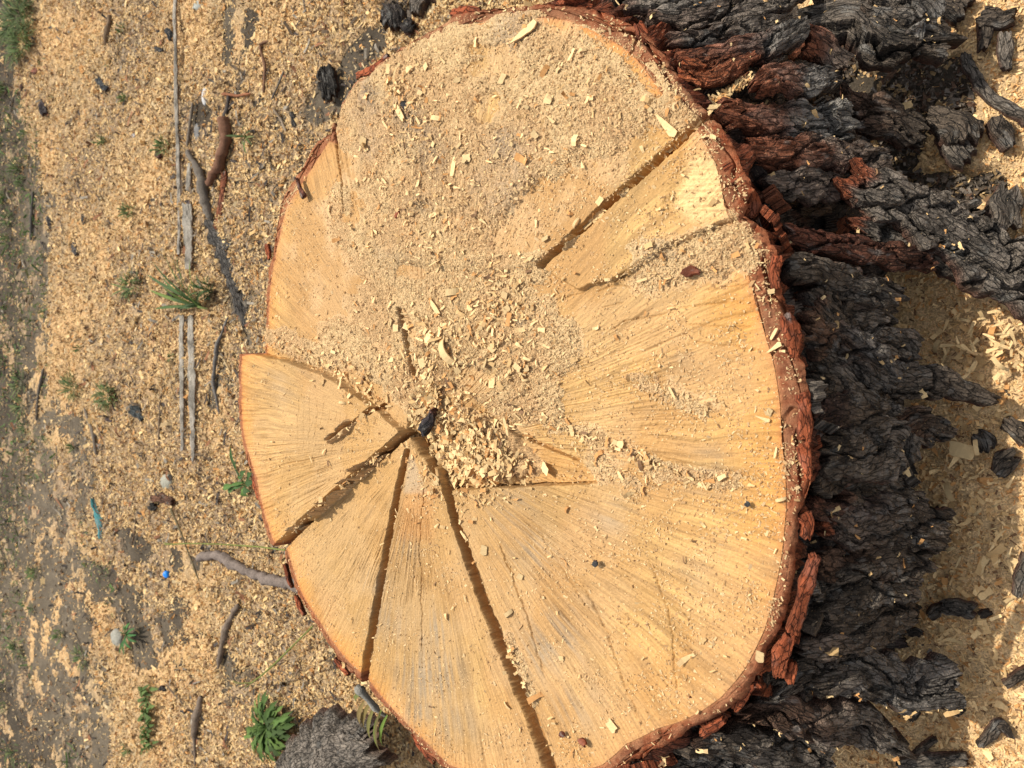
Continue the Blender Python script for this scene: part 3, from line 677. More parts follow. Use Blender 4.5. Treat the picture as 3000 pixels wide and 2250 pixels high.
PL = [ # path, widths, thick, c0, c1, redend
 ([(1840,22,.33),(1960,20,.31),(2080,10,.27),(2200,-20,.22)], [30,60,55,30], .022, MG, LG, (0.6,0)),
 ([(1900,60,.32),(2030,62,.29),(2160,45,.25),(2290,15,.2),(2360,-10,.16)], [25,50,60,50,20], .020, GB, MG, (0.6,0)),
 ([(1960,120,.33),(2080,118,.29),(2200,90,.24),(2300,78,.19)], [35,55,60,30], .018, GB, MG, (0.8,0)),
 ([(1985,175,.33),(2110,165,.30),(2240,140,.25),(2350,90,.20)], [40,60,75,45], .018, RB, GB, (0.8,0)),
 ([(1995,205,.335),(2070,225,.32),(2140,200,.30),(2200,165,.27)], [50,56,50,30], .014, [0.30,0.09,0.035], RB, (0.9,0)),
 ([(2205,262,.30),(2275,232,.26),(2350,240,.22),(2440,225,.18)], [40,70,90,50], .020, RB, LG, (0.7,0)),
 ([(2350,120,.19),(2410,150,.17),(2460,195,.15)], [70,75,60], .014, RB, GB, (0,0)),
 ([(2110,345,.325),(2200,355,.29),(2330,365,.23),(2480,378,.17)], [60,100,115,105], .024, RB, LG, (0.7,0)),
 ([(2180,440,.31),(2280,455,.27),(2420,460,.20),(2580,480,.13)], [50,85,80,60], .020, RB, GB, (0.5,0)),
 ([(2230,540,.29),(2330,545,.25),(2450,555,.19)], [50,90,70], .016, GB, GB, (0,0)),
 ([(2190,580,.31),(2230,650,.29),(2270,720,.28)], [50,60,55], .012, RB, RB, (0.5,.3)),
 ([(2475,520,.20),(2600,590,.17),(2760,680,.12),(2900,760,.08),(3060,880,.05)], [70,110,130,150,150], .028, MG, MG, (1.0,0)),
 ([(2490,655,.19),(2600,705,.15),(2720,730,.11),(2900,830,.07)], [35,60,90,90], .022, MG, DK, (0.9,0)),
 ([(2290,690,.29),(2400,720,.25),(2560,740,.19),(2720,770,.12)], [50,70,60,40], .016, [0.17,0.06,0.035], [0.12,0.05,0.03], (0.5,0)),
 ([(2285,800,.305),(2380,800,.27),(2480,845,.22),(2600,900,.16)], [60,60,60,35], .020, DK, MG, (0,0)),
 ([(2400,830,.24),(2500,850,.20),(2625,880,.15)], [60,110,90], .014, [0.09,0.06,0.05], DK, (0,0)),
 ([(2385,880,.27),(2450,940,.23),(2550,990,.18),(2665,1040,.12)], [50,70,75,65], .026, DK, MG, (0.8,0)),
 ([(2345,960,.30),(2420,1010,.25),(2520,1050,.20),(2600,1090,.16)], [70,95,90,60], .024, DK, DK, (0,0)),
 ([(2480,1070,.21),(2620,1110,.14),(2760,1140,.09),(2905,1155,.05)], [50,75,60,25], .022, MG, DK, (0,0)),
 ([(2360,1130,.31),(2440,1150,.26),(2540,1180,.21),(2620,1200,.16)], [60,70,60,35], .018, DK, MG, (0,0)),
 ([(2370,1230,.31),(2450,1230,.27),(2560,1220,.21)], [60,80,50], .016, [0.08,.045,.035], DK, (0.4,0)),
 ([(2375,1330,.30),(2480,1320,.25),(2600,1310,.18),(2660,1330,.14)], [70,130,120,60], .024, DK, MG, (0,0)),
 ([(2620,1280,.15),(2690,1245,.12),(2770,1240,.08)], [90,75,50], .014, DK, DK, (0,0)),
 ([(2370,1400,.30),(2470,1400,.25),(2570,1390,.19)], [50,60,40], .018, DK, DK, (0,0)),
 ([(2345,1480,.31),(2440,1500,.26),(2560,1510,.20),(2690,1530,.14)], [40,65,90,80], .020, [0.10,.05,.035], DK, (0.9,0)),
 ([(2445,1440,.26),(2560,1450,.20),(2700,1500,.13)], [60,80,70], .018, DK, MG, (1.0,0)),
 ([(2385,1530,.29),(2500,1540,.24),(2620,1545,.19),(2760,1545,.12)], [60,75,85,80], .022, GB, DK, (1.0,0)),
 ([(2385,1650,.28),(2470,1650,.24),(2580,1640,.19),(2700,1625,.13)], [70,85,80,50], .020, [0.09,.055,.042], DK, (0,0)),
 ([(2370,1730,.28),(2480,1725,.24),(2590,1710,.19),(2685,1700,.13)], [60,90,100,80], .024, DK, MG, (0,0)),
 ([(2350,1810,.28),(2450,1820,.24),(2560,1800,.18),(2660,1780,.12)], [50,80,90,60], .022, DK, DK, (0,0)),
 ([(2330,1890,.28),(2430,1880,.24),(2540,1865,.19),(2630,1840,.14)], [45,60,50,30], .018, GB, DK, (0,0)),
 ([(2250,2010,.29),(2350,1970,.25),(2500,1965,.19),(2650,1985,.13),(2795,1985,.08)], [50,90,110,105,110], .026, DK, MG, (0,0)),
 ([(2160,2090,.30),(2260,2080,.27),(2380,2090,.22),(2500,2130,.16),(2635,2178,.08)], [40,80,110,90,25], .026, DK, MG, (0.4,0)),
 ([(2040,2165,.31),(2150,2170,.27),(2280,2180,.22),(2420,2210,.16)], [40,80,100,90], .024, DK, MG, (0.4,0)),
 ([(1880,2235,.33),(1980,2225,.29),(2100,2240,.24),(2220,2270,.19)], [30,70,90,90], .022, DK, LG, (0.3,0)),
]
PL += [ ([(2340,900,.27),(2420,960,.23),(2540,1010,.15)], [90,170,150], .02, [.10,.075,.055], DK, (0,0)),
 ([(2370,1200,.27),(2470,1240,.21),(2600,1260,.12)], [110,190,150], .022, DK, [.11,.09,.07], (0,0)),
 ([(2350,1440,.27),(2470,1450,.21),(2600,1440,.13)], [110,160,130], .02, [.10,.06,.045], DK, (0.5,0)),
 ([(2360,1690,.25),(2470,1700,.19),(2600,1740,.11)], [130,200,160], .024, MG, DK, (0,0)),
 ([(2300,1960,.26),(2400,1930,.20),(2540,1900,.12)], [100,150,120], .02, [.09,.07,.055], DK, (0,0)),
 ([(2370,70,.12),(2500,70,.12),(2620,95,.10),(2760,120,.07)], [90,120,150,80], .04, MG, DK, (0,0)),
 ([(2540,20,.12),(2660,60,.10),(2730,130,.08)], [90,110,60], .04, DK, LG, (0,0)),
 ([(2460,300,.12),(2560,350,.10),(2680,400,.06)], [60,90,60], .02, [.07,.05,.04], DK, (0,0)),
 ([(2600,560,.08),(2700,620,.06),(2800,650,.05),(2880,640,.04)], [50,80,80,40], .02, [.08,.06,.05], DK, (0,0)),
 ([(2310,1000,.29),(2380,1090,.26),(2480,1120,.22)], [60,80,60], .02, DK, MG, (0,0)),
 ([(2330,1560,.28),(2420,1590,.25),(2540,1600,.2)], [60,80,50], .016, [.07,.05,.04], DK, (0,0)),
]
for i, (pth, wd_, tk, a, b, re_) in enumerate(PL):
    jr = random.Random(i*7+1)
    if i % 5 == 2 and i >= 14: a = [.15, .085, .055]
    if i % 7 == 3: b = [.17, .15, .13]
    if i >= 14: pth = [pth[0]]+[(a_+jr.uniform(-12, 12), b_+jr.uniform(-20, 20), z_) for a_, b_, z_ in pth[1:]]
    slab("bark_plate", pth, [w*(1.2 if i < 14 else 1.38) for w in wd_], tk*0.95, stump, a, b, seed=600+i*23, redend=(re_[0]*(0.9 if i in (4, 8, 11, 12, 26) else 0.25), 0), cup=0.025)
# red strips of bark split off the rim, level with the cut
RS = [([(2280,752,.345),(2262,790,.345),(2272,850,.344)], [28,34,20]), ([(2300,925,.345),(2322,985,.344),(2325,1050,.343)], [30,44,26]),
 ([(2345,1150,.345),(2355,1220,.344),(2352,1290,.343)], [36,42,40]), ([(2350,1300,.345),(2358,1350,.344),(2362,1400,.343)], [38,34,20]),
 ([(2384,1625,.345),(2366,1690,.342),(2345,1770,.34),(2318,1850,.338)], [24,36,34,46]), ([(2312,1860,.34),(2292,1910,.338),(2278,1980,.335)], [44,46,30]),
 ([(2350,1505,.34),(2368,1530,.338),(2362,1570,.336)], [46,50,40]), ([(2326,1828,.325),(2334,1860,.325),(2330,1880,.325)],[16,22,12]),
 ([(2320,1935,.32),(2318,1970,.32),(2312,1995,.32)],[24,28,20]), ([(2200,2000,.335),(2180,2035,.333),(2152,2075,.33)],[30,34,24]), ([(2120,2105,.335),(2085,2130,.333),(2058,2145,.33)],[22,30,20]),
 ([(2205,2002,.33),(2222,2005,.33),(2228,2015,.33)],[16,20,12]), ([(2195,1000,.347),(2215,560,.345)],[1,1])][:-1]
RS += [([(1870,75,.345),(1885,105,.345),(1893,130,.343)],[26,36,20]), ([(1905,500,.0),(1,1,.0)],[1,1])][:-1]
RS += [([(1140,165,.335),(1100,200,.333),(1050,225,.33)],[18,26,20]), ([(1330,40,.338),(1370,32,.338),(1410,32,.336)],[20,24,14]), ([(1640,10,.338),(1700,18,.338),(1740,32,.336)],[18,24,14]),
 ([(750,1385,.30),(756,1430,.30),(765,1462,.30)],[20,24,18]), ([(838,1650,.31),(846,1690,.31),(858,1720,.31)],[10,14,8]), ([(868,1745,.31),(880,1775,.31),(895,1800,.31)],[10,14,8]), ([(985,1930,.31),(1002,1952,.31),(1025,1975,.31)],[12,18,10]),
 ([(1215,2150,.31),(1245,2195,.31),(1275,2230,.31)],[16,24,20]), ([(783,715,.33),(786,735,.33),(790,760,.33)],[12,16,10]), ([(2190,565,.335),(2205,600,.332),(2195,640,.33)],[36,40,30])]
for i, (pth, wd_) in enumerate(RS):
    slab("bark_strip", pth, wd_, 0.009, stump, [0.25,0.062,0.024], [0.30,0.08,0.032], seed=900+i*19, redend=(0, 0), cup=0.0, furrow=0.0014, res=0.0014, mat=M_STRIP, roll=0.12, step=0.2)

# ---- small loose scales of bark over the furrows: one crust
def merge_scales(n, seed):
    r = np.random.default_rng(seed); VS = []; FS = []; CS = []; LP = []; off = 0
    for k in range(n):
        t0 = r.uniform(-1.25, 1.30); s0 = r.uniform(0.04, 0.97)
        if s0 < 0.1 and r.random() < .5: continue
        Lm = r.uniform(0.02, 0.075); Wm = Lm*r.uniform(0.25, 0.6)
        def S3(t, s):
            i = int((t+math.pi)/(2*math.pi)*NTB) % NTB; j = min(NS-1, max(0, int(s*(NS-1))))
            return np.array([X[i, j], Y[i, j], Zs[i, j]])
        p0 = S3(t0, s0); p1 = S3(t0, min(1, s0+0.1)); p2 = S3(t0+0.08, s0)
        d = p1-p0; d /= np.linalg.norm(d)+1e-9; w = p2-p0; w -= d*np.dot(w, d); w /= np.linalg.norm(w)+1e-9
        nrm = np.cross(d, w); 
        if nrm[2]+0.5*np.dot(nrm[:2], p0[:2]-np.array([CX, CY])) < 0: nrm = -nrm
        a = r.normal(0, 0.45); d, w = d*math.cos(a)+w*math.sin(a), w*math.cos(a)-d*math.sin(a)
        d = d+nrm*r.normal(0, 0.18); w = w+nrm*r.normal(0, 0.25)
        nu, nv = int(Lm/0.0028)+3, int(Wm/0.0028)+3
        uu, vv = np.meshgrid(np.linspace(-.5, .5, nu), np.linspace(-.5, .5, nv), indexing='ij')
        al = uu*Lm+(np.abs(uu)*2)**3*np.sign(uu)*Wm*0.8*(fbm(vv*5+k, vv*0+np.sign(uu), seed+k, 3)-.5); ac = vv*Wm*(1+0.5*(fbm(uu*4+k, vv*0, k, 3)-.5))+(np.abs(vv)*2)**3*np.sign(vv)*Wm*0.35*(fbm(uu*8+k, np.sign(vv)+vv*0, k+5, 3)-.5)
        th_ = r.uniform(0.003, 0.008); h = th_+0.003*(ridge(ac*170, al*25, k+7)-.5)+0.002*(fbm(al*90, ac*90, k+9)-.5)
        c0 = p0+nrm*r.uniform(0.000, 0.010)
        top = c0+d*al[..., None]+w*ac[..., None]+nrm*h[..., None]
        bot = c0+d*al[..., None]*0.96+w*ac[..., None]*0.96-nrm*0.006+0*top
        n_ = nu*nv; F = gridfaces(nu, nv); i = np.arange(nu-1); j = np.arange(nv-1)
        q = lambda a, b: np.stack([a, b, b+n_, a+n_], -1)
        F = np.concatenate([F, q((i+1)*nv, i*nv), q(i*nv+nv-1, (i+1)*nv+nv-1), q(j, j+1), q((nu-1)*nv+j+1, (nu-1)*nv+j)])
        warmk = (0.12 < t0 < 1.15) and r.random() < 0.6
        base = np.array(RB if r.random() < .4 else GB) if warmk else np.array([DK, MG, DK, [.07, .05, .042]][r.integers(4)])
        if s0 < 0.14 and r.random() < .6: base = np.array([0.26, 0.07, 0.028])
        cc = base*r.uniform(.7, 1.25)*(0.6+0.8*ridge(ac*170, al*25, k+7))[..., None]
        VS.append(np.concatenate([top.reshape(-1, 3), bot.reshape(-1, 3)])); CS.append(np.tile(cc.reshape(-1, 3), (2, 1))); FS.append(F+off); off += 2*n_
        LP.append(np.tile(np.stack([al*70+k, ac*420+k, 0*al], -1).reshape(-1, 3), (2, 1)))
    return mesh_from("bark_scales", local(np.concatenate(VS)), np.concatenate(FS), M_PLATE, np.concatenate(CS), stump, smooth=False, extra={"lp": np.concatenate(LP)})
sc_ = merge_scales(420, 77); tag(sc_, kind="stuff")

# ------------------------------------------------------------------ grain and small chips on the face (one object each)
def face_pts(N, seed, mask):
    r = np.random.default_rng(seed); U = r.uniform(720, 2370, N); V = r.uniform(0, 2250, N)
    x, y = P(U, V, HS); th_ = np.arctan2(y-CY, x-CX); ins = np.hypot(x-CX, y-CY) < R_out(th_)-0.004
    T = dust_thick(U, V, x, y); p = mask(U, V, T)
    k = ins & (r.random(N) < p); return U[k], V[k], r
U_, V_, r = face_pts(230000, 21, lambda u, v, t: np.where(t > 0, 0.65, np.where(t > -0.0012, 0.40, 0.05+0.22*sst(.45, .65, fbm(u/90, v/90, 67, 4)))))
x, y, z = top_z(U_, V_); n = len(x); L = np.exp(r.normal(math.log(0.0021), 0.4, n)); W = L*r.uniform(0.25, 0.7, n)
fc = np.stack([C_DUST*1.1, np.array([.46, .28, .13]), np.array([.66, .47, .24]), np.array([.27, .155, .075])])[r.choice(4, n, p=(.45, .25, .24, .06))]*r.uniform(.8, 1.15, (n, 1))
o = flakes("sawdust_grains", x, y, z+0.0006, L, W, fc, tilt=0.45, curl=0.6, seed=22, seg=1)
tag(o, "fine sawdust grains peppering the sawn face", "sawdust", kind="stuff")
HOT = [(1350,1330,110,1.0),(1280,1050,110,.8),(1200,1080,80,.7),(1450,900,120,.6),(1400,1000,120,.6),(1200,330,90,.6),(1180,250,60,.8),(1250,640,130,.35),(1150,500,110,.3),(1060,1100,60,.8),(950,1050,60,.5),(1090,680,60,.4),(1320,1150,100,.6),(1480,1080,80,.4),(1500,1250,60,.5)]
def hot(u, v, t):
    p = np.where(t > 0, 0.03, 0.003)
    for a, b, q_, w_ in HOT: p = np.maximum(p, w_*0.6*(1.6 if b > 1300 else .8)*np.exp(-((u-a)**2+(v-b)**2)/q_**2))
    for pts, w0, w1, D, rg in KERFS[:4]:
        dd, tt = dseg(u, v, pts); p = np.maximum(p, np.where(dd < w0*0.8, 0.75 if rg == 3 else 0.6, 0))
    dd, tt = dseg(u, v, KERFS[3][0]); p = np.where((dd < 12), 0.30, p)
    dd, tt = dseg(u, v, KERFS[4][0]); p = np.where((dd < 16), 0.16, p)
    dd, tt = dseg(u, v, [(1480,1880),(1510,1960),(1545,2050)]); p = np.maximum(p, np.where(dd < 11, .8, 0))
    dd, tt = dseg(u, v, [(1600,1235),(1750,1285),(1850,1330),(2000,1400),(2090,1430)]); p = np.maximum(p, 0.28*np.exp(-(dd/14)**2))
    dd, tt = dseg(u, v, [(780,1000),(850,1020),(1000,1090),(1100,1165)]); p = np.maximum(p, 0.5*np.exp(-(dd/22)**2))
    return p
U_, V_, r = face_pts(95000, 23, hot)
x, y, z = top_z(U_, V_)
kfill = np.zeros(len(U_))
for pts, w0, w1, D, rg in [KERFS[0], KERFS[1], KERFS[2]]:
    dd, tt = dseg(U_, V_, pts); kfill = np.maximum(kfill, np.where(dd < w0, D*0.5*r.random(len(U_))+0.0, 0))
z = z+kfill
n = len(x); L = np.exp(r.normal(math.log(0.0062), 0.42, n)); W = L*r.uniform(0.14, 0.6, n)
o = flakes("small_wood_chips", x, y, z+0.0022+0.002*r.random(n), L, W, flake_cols(n, r, (0.42, 0.36, 0.19, 0.03))*1.0, tilt=0.35, curl=0.6, seed=24, seg=3)
tag(o, "small pale chips mixed into the sawdust of the sawn face", "wood chips", kind="stuff")
r = np.random.default_rng(81); n = 1500
U_ = np.where(r.random(n) < .75, r.normal(1375, 70, n), r.normal(1290, 60, n)); V_ = np.where(U_ > 1300, r.normal(1335, 42, n), r.normal(1215, 60, n)); k = (V_ < 1424) & (sdpoly(U_, V_, POLY_HOLLOW) < 0); U_, V_ = U_[k], V_[k]; n = len(U_)
x, y, z = top_z(U_, V_); L = np.exp(r.normal(math.log(0.0085), 0.35, n))
o = flakes("small_wood_chips", x, y, z+0.003+0.007*r.random(n), L, L*r.uniform(.25, .75, n), (flake_cols(n, r, (.62, .26, .10, .02))*r.uniform(.8, 1.1, (n, 1))), tilt=0.45, curl=0.6, seed=82, seg=3)
tag(o, "bright cream chips heaped in the hollow below the centre", "wood chips", kind="stuff")
# dark bark crumbs in the litter at the foot of the stump and among the slabs
r = np.random.default_rng(31); N = 70000
N = N; x = np.where(r.random(N) < .4, r.uniform(-1.25, -0.6, N), r.uniform(-0.45, 0.0, N)); y = np.where(x < -.5, r.uniform(.4, .95, N), r.uniform(-0.5, 0.62, N)); t = gdust_t(x, y)
k = (t < -0.002) & ~inside_stump(x, y, 0.04) | ((r.random(N) < 0.02) & ~inside_stump(x, y, 0.04)); x, y = x[k], y[k]; n = len(x)
L = np.exp(r.normal(math.log(0.0055), 0.5, n)); W = L*r.uniform(0.2, 0.7, n)
cc = np.stack([np.array(DK), np.array(MG), np.array([.10, .06, .04]), np.array([.30, .2, .1])])[r.choice(4, n, p=(.42, .28, .2, .1))]*r.uniform(.6, 1.3, (n, 1))
o = flakes("bark_litter", x, y, ground_h(x, y)+0.002+0.006*r.random(n), L, W, cc, mat=M_SOIL, tilt=0.5, curl=0.5, seed=32, seg=2)
tag(o, "dark bark crumbs and dirt lying at the foot of the stump", "bark litter", kind="stuff")
# chips caught on the bark
r = np.random.default_rng(33); n = 600
ii = ((r.uniform(-1.3, 1.35, n)+math.pi)/(2*math.pi)*NTB).astype(int); jj = (r.uniform(0.05, 0.98, n)*(NS-1)).astype(int)
# (X, Y, Zs still hold the outer bark)
tp = np.concatenate(TOPS); tp = tp[r.permutation(len(tp))[:300]]; m_ = len(tp)
L = np.exp(r.normal(math.log(0.0055), .5, m_))
o = flakes("small_wood_chips", tp[:, 0], tp[:, 1], tp[:, 2]+.001, L, L*r.uniform(.15, .6, m_), flake_cols(m_, r, (.4, .36, .2, .04)), tilt=0.5, curl=0.9, seed=35, seg=3)
tag(o, "little pale flakes lying on the raised bark plates", "wood chips", kind="stuff")
o = flakes("small_wood_chips", X[ii, jj], Y[ii, jj], Zs[ii, jj]+0.016, np.exp(r.normal(math.log(0.008), .45, n)), np.exp(r.normal(math.log(0.0026), .35, n)), flake_cols(n, r, (.5, .35, .12, .03)), tilt=0.5, curl=0.9, seed=34, seg=3)
tag(o, "small pale chips caught on the dark outer bark", "wood chips", kind="stuff")

# ------------------------------------------------------------------ single chips
def chip_mesh(kind, seed):
    r = random.Random(seed); rn = np.random.default_rng(seed)
    if kind == 'square': L, W, cur = 1.0, r.uniform(.65, .95), r.uniform(-.1, .25)
    elif kind == 'sliver': L, W, cur = 1.0, r.uniform(.16, .26), r.uniform(-.1, .2)
    elif kind == 'splinter': L, W, cur = 1.0, r.uniform(.26, .36), r.uniform(-.05, .15)
    else: L, W, cur = 1.0, r.uniform(.22, .36), r.uniform(.7, 1.1)
    nu = 9; nv = 4; T = 0.045
    cs = []
    for layer in (1, 0):
        for i in range(nu):
            t = i/(nu-1)-.5
            w = W*(1-(0.25*r.random() if i in (0, nu-1) else 0.10*r.random()))
            if kind == 'splinter': w *= (0.25+0.95*(t+.5))
            if kind == 'sliver': w *= 1-1.1*t*t
            for j in range(nv):
                v = j/(nv-1)-.5
                if layer == 1: jj_ = (r.uniform(-.03, .03) if i not in (0, nu-1) else r.uniform(-.10, .10))
                if kind == 'curl':
                    a = cur*t*2.4; px = math.sin(a)/(cur*2.4)*L; pz = (1-math.cos(a))/(cur*2.4)*L*-1+.12; py = v*w+0.25*t*t*W*2
                else: px = t*L+(r.uniform(-.08, .08) if i in (0, nu-1) else 0)*layer; py = v*w+cur*.3*t*t; pz = cur*t*t*.6+r.uniform(-.012, .012)
                if layer == 0: px, py, pz = cs[i*nv+j][0], cs[i*nv+j][1], cs[i*nv+j][2]-T
                cs.append((px, py, pz))
    n_ = nu*nv; F = gridfaces(nu, nv); i = np.arange(nu-1); j = np.arange(nv-1)
    q = lambda a, b: np.stack([a, b, b+n_, a+n_], -1)
    F = np.concatenate([F, F[:, ::-1]+n_, q((i+1)*nv, i*nv), q(i*nv+nv-1, (i+1)*nv+nv-1), q(j, j+1), q((nu-1)*nv+j+1, (nu-1)*nv+j)])
    col0 = {'square': CREAM*0.92, 'sliver': CREAM, 'splinter': CREAM*1.05, 'curl': CREAM*.82}[kind]*r.uniform(.66, 1.1)
    cc = np.tile(col0, (2*n_, 1))*rn.uniform(.93, 1.07, (2*n_, 1))
    o = mesh_from("chip_shape", np.array(cs), F, M_CHIP, cc, smooth=False); me = o.data; bpy.data.objects.remove(o)
    return me
TPL = {k: [chip_mesh(k, 10*q_+ord(k[1])) for q_ in range(6)] for k in ('square', 'sliver', 'splinter', 'curl')}
CRNG = random.Random(99); NCH = [0]
def chip(kind, px, py, Lpx, ang, label, group, z=None, lift=0.003, tilt=.15, name="wood_chip", cat="wood chip"):
    """ang: direction of the long side in the photo, degrees, counter-clockwise"""
    if z is None:
        x, y, zz = [float(a[0]) for a in top_z(np.array([px*1.0]), np.array([py*1.0]))]
    else: 
        x, y = [float(a) for a in P(px, py, z)]; zz = z
    s = Lpx*depth(x, y, zz)/FPX
    a = math.radians(ang); x2, y2 = P(px+10*math.cos(a), py-10*math.sin(a), zz); yaw = math.atan2(y2-y, x2-x)
    o = bpy.data.objects.new(name, CRNG.choice(TPL[kind])); col.objects.link(o)
    o.location = (x, y, zz+lift+s*0.03); o.scale = (s, s, s)
    o.rotation_euler = (CRNG.gauss(0, tilt), CRNG.gauss(0, tilt*.6), yaw)
    tag(o, label, cat, group); NCH[0] += 1; return o
G1 = "wood chips singled out on the stump and the ground"
NAMED = [('splinter',1536,100,92,42,"long pale splinter near the top edge of the cut face"),
 ('square',1475,232,32,70,"squarish cream chip below the long splinter on the upper face"),
 ('sliver',1174,330,70,-58,"long bent cream sliver in the dark sawdust of the upper left face"),
 ('splinter',1617,352,36,-40,"bright white wedge shaped chip in the middle of the upper sawdust"),
 ('splinter',1953,368,84,-50,"large pale splinter beside the upper end of the diagonal kerf"),
 ('square',1610,293,30,75,"tan rectangular chip above the bright white wedge chip"),
 ('square',1735,289,18,0,"small square chip at the right of the upper sawdust"),
 ('sliver',1333,487,64,85,"upright cream sliver in the left middle of the upper sawdust"),
 ('sliver',1868,108,36,75,"pale sliver lying on the red bark at the crack near the top right"),
 ('curl',1325,858,64,8,"pale bent shaving above the dark slot in the centre"),
 ('sliver',1278,902,56,-58,"white thin sliver beside the dark slot in the centre"),
 ('square',1464,830,24,-40,"cream square chip in the upper centre of the sawdust"),
 ('square',1516,847,18,-30,"small cream square chip right of the upper centre"),
 ('square',1445,1020,32,-40,"large cream square chip in the middle of the central sawdust"),
 ('square',1518,1076,28,-50,"whitish square chip at the right of the central sawdust"),
 ('square',1255,1115,36,-30,"broad tan chip above the black bark fragment"),
 ('square',1163,962,22,90,"cream square chip at the top of the dark slot"),
 ('curl',1185,985,100,-76,"long thin shaving lying along the dark slot"),
 ('curl',1312,1035,100,-65,"long curved shaving right of the dark slot"),
 ('square',1312,1178,24,20,"white chip just right of the black bark fragment"),
 ('square',1578,1316,32,75,"thick cream chip at the right end of the chip heap"),
 ('sliver',1486,1248,56,-80,"cream sliver standing over the chip heap"),
 ('square',1447,1345,22,60,"white chip in the middle of the chip heap"),
 ('square',1418,1240,20,0,"cream square chip at the top of the chip heap"),
 ('sliver',1972,1150,44,-62,"pale sliver alone on the smooth right part of the face"),
 ('splinter',2237,1226,42,-20,"flat pale chip by the right edge of the face"),
 ('square',2256,1207,22,60,"crumbly cream chip touching the flat chip by the right edge"),
 ('sliver',2275,1326,30,82,"small upright chip on the right rim of the wood"),
 ('curl',2290,1463,38,15,"curled pale chip where wood meets bark at the right"),
 ('splinter',2270,1020,46,35,"white ragged chip on the red bark ring at the right"),
 ('sliver',2270,978,40,60,"thin pale sliver crossing the red bark ring at the right"),
 ('sliver',2221,840,24,-50,"small sliver on the red bark ring at the upper right"),
 ('square',2262,855,22,10,"pale chip on the outer edge of the red bark ring"),
 ('square',1422,1611,28,86,"narrow rectangular chip right of the long kerf in the lower face"),
 ('curl',1492,1797,42,35,"pale curved shaving right of the long kerf"),
 ('sliver',1366,1752,24,-80,"small upright sliver left of the long kerf"),
 ('square',1527,1688,18,-30,"little cream chip in the middle of the lower face"),
 ('square',1647,1927,16,0,"little white chip low on the smooth lower face"),
 ('square',1795,2125,34,-50,"rounded white chip near the bottom rim"),
 ('square',1141,1572,30,75,"white chip wedged in the middle of the left lower kerf"),
 ('square',1091,1858,26,85,"pale chip lodged low in the left lower kerf"),
 ('square',2229,1922,32,85,"white chip on the red bark ring at the lower right"),
 ('square',1282,1408,26,70,"white chip in the dark opening under the centre"),
 ('curl',1005,1180,34,-10,"small shaving on the left wedge near the step"),
 ('sliver',915,1345,22,-75,"brown tinged sliver low on the left wedge"),
 ('square',1600,700,24,30,"cream chip at the lower end of the diagonal kerf"),
 ('curl',1690,655,40,60,"pale curl inside the diagonal kerf"),
 ('square',1760,590,26,55,"chip standing in the middle of the diagonal kerf")]
for k, px, py, L, a, lb in NAMED: chip(k, px, py, L, a, lb, G1)
KW = {'square': "squarish pale", 'sliver': "thin pale", 'splinter': "tapering pale", 'curl': "curled pale"}
LM = [(px, py, lb) for k, px, py, L, a_, lb in NAMED]
SHORT = {0:"long top splinter",1:"top squarish chip",2:"long bent sliver",3:"white wedge chip",4:"large splinter by the diagonal kerf",7:"upright upper sliver",9:"bent shaving over the dark slot",
 10:"thin sliver beside the dark slot",11:"upper centre square chip",13:"large central square chip",14:"whitish chip right of the centre",15:"broad chip above the black fragment",16:"chip topping the dark slot",18:"long curved shaving",
 19:"white chip right of the black fragment",20:"thick chip ending the heap",21:"sliver over the heap",22:"white chip amid the heap",23:"square chip topping the heap",42:"chip under the centre",45:"chip ending the diagonal kerf",46:"curl in the diagonal kerf",47:"chip amid the diagonal kerf"}
MARKS = [(NAMED[k][1], NAMED[k][2], v_) for k, v_ in SHORT.items()]+[(2822,1320,"big white rectangle"),(2780,1440,"long upright ground curl"),(2925,1065,"orange curl by the shavings pile"),
 (2900,1155,"pointed bark finger"),(2810,1780,"squarish bark chunk"),(2790,1985,"rounded long bark plate"),(2900,2150,"bent black fragment"),(2800,960,"upper end of the shavings pile"),(1097,285,"dark sawdust stain")]
SEEN = {}
def scatter(N, picker, zone, Lr, kinds, zf=None, seed=1):
    rg = random.Random(seed)
    for i in range(N):
        px, py = picker(rg); k = rg.choice(kinds)
        z = zf(px, py) if zf else None
        L_ = rg.uniform(*Lr); sz = "small " if L_ < Lr[0]+(Lr[1]-Lr[0])*.35 else ("large " if L_ > Lr[0]+(Lr[1]-Lr[0])*.7 else "")
        m = sorted(MARKS, key=lambda q_: math.hypot(q_[0]-px, q_[1]-py))
        for mk in m[:6]:
            dx, dy = px-mk[0], py-mk[1]; dr = ("right of" if dx > 0 else "left of") if abs(dx) > abs(dy) else ("below" if dy > 0 else "above")
            dist = math.hypot(dx, dy); far = "just " if dist < 35 else ("well " if dist > 110 else "")
            lb = "%s%s chip %s%s the %s" % (sz, KW[k], far, dr, mk[2])
            if lb not in SEEN: break
        SEEN[lb] = 1
        chip(k, px, py, L_, rg.uniform(0, 360), lb, "pale wood chips lying loose", z=z, tilt=.3)
scatter_marks = None
gauss = lambda cx, cy, sx, sy: (lambda g: (g.gauss(cx, sx), g.gauss(cy, sy)))
def trunc(p, x0, x1, y0, y1):
    def f(g):
        while True:
            a, b = p(g)
            if x0 < a < x1 and y0 < b < y1: return a, b
    return f
scatter(60, trunc(gauss(1370, 430, 230, 160), 1060, 1950, 140, 760), "in the sawdust of the upper face", (14, 30), ['square', 'sliver', 'sliver', 'splinter', 'curl'], seed=2)
scatter(54, trunc(gauss(1360, 1000, 120, 120), 1120, 1560, 800, 1190), "in the sawdust around the centre", (16, 32), ['square', 'sliver', 'sliver', 'curl'], seed=3)
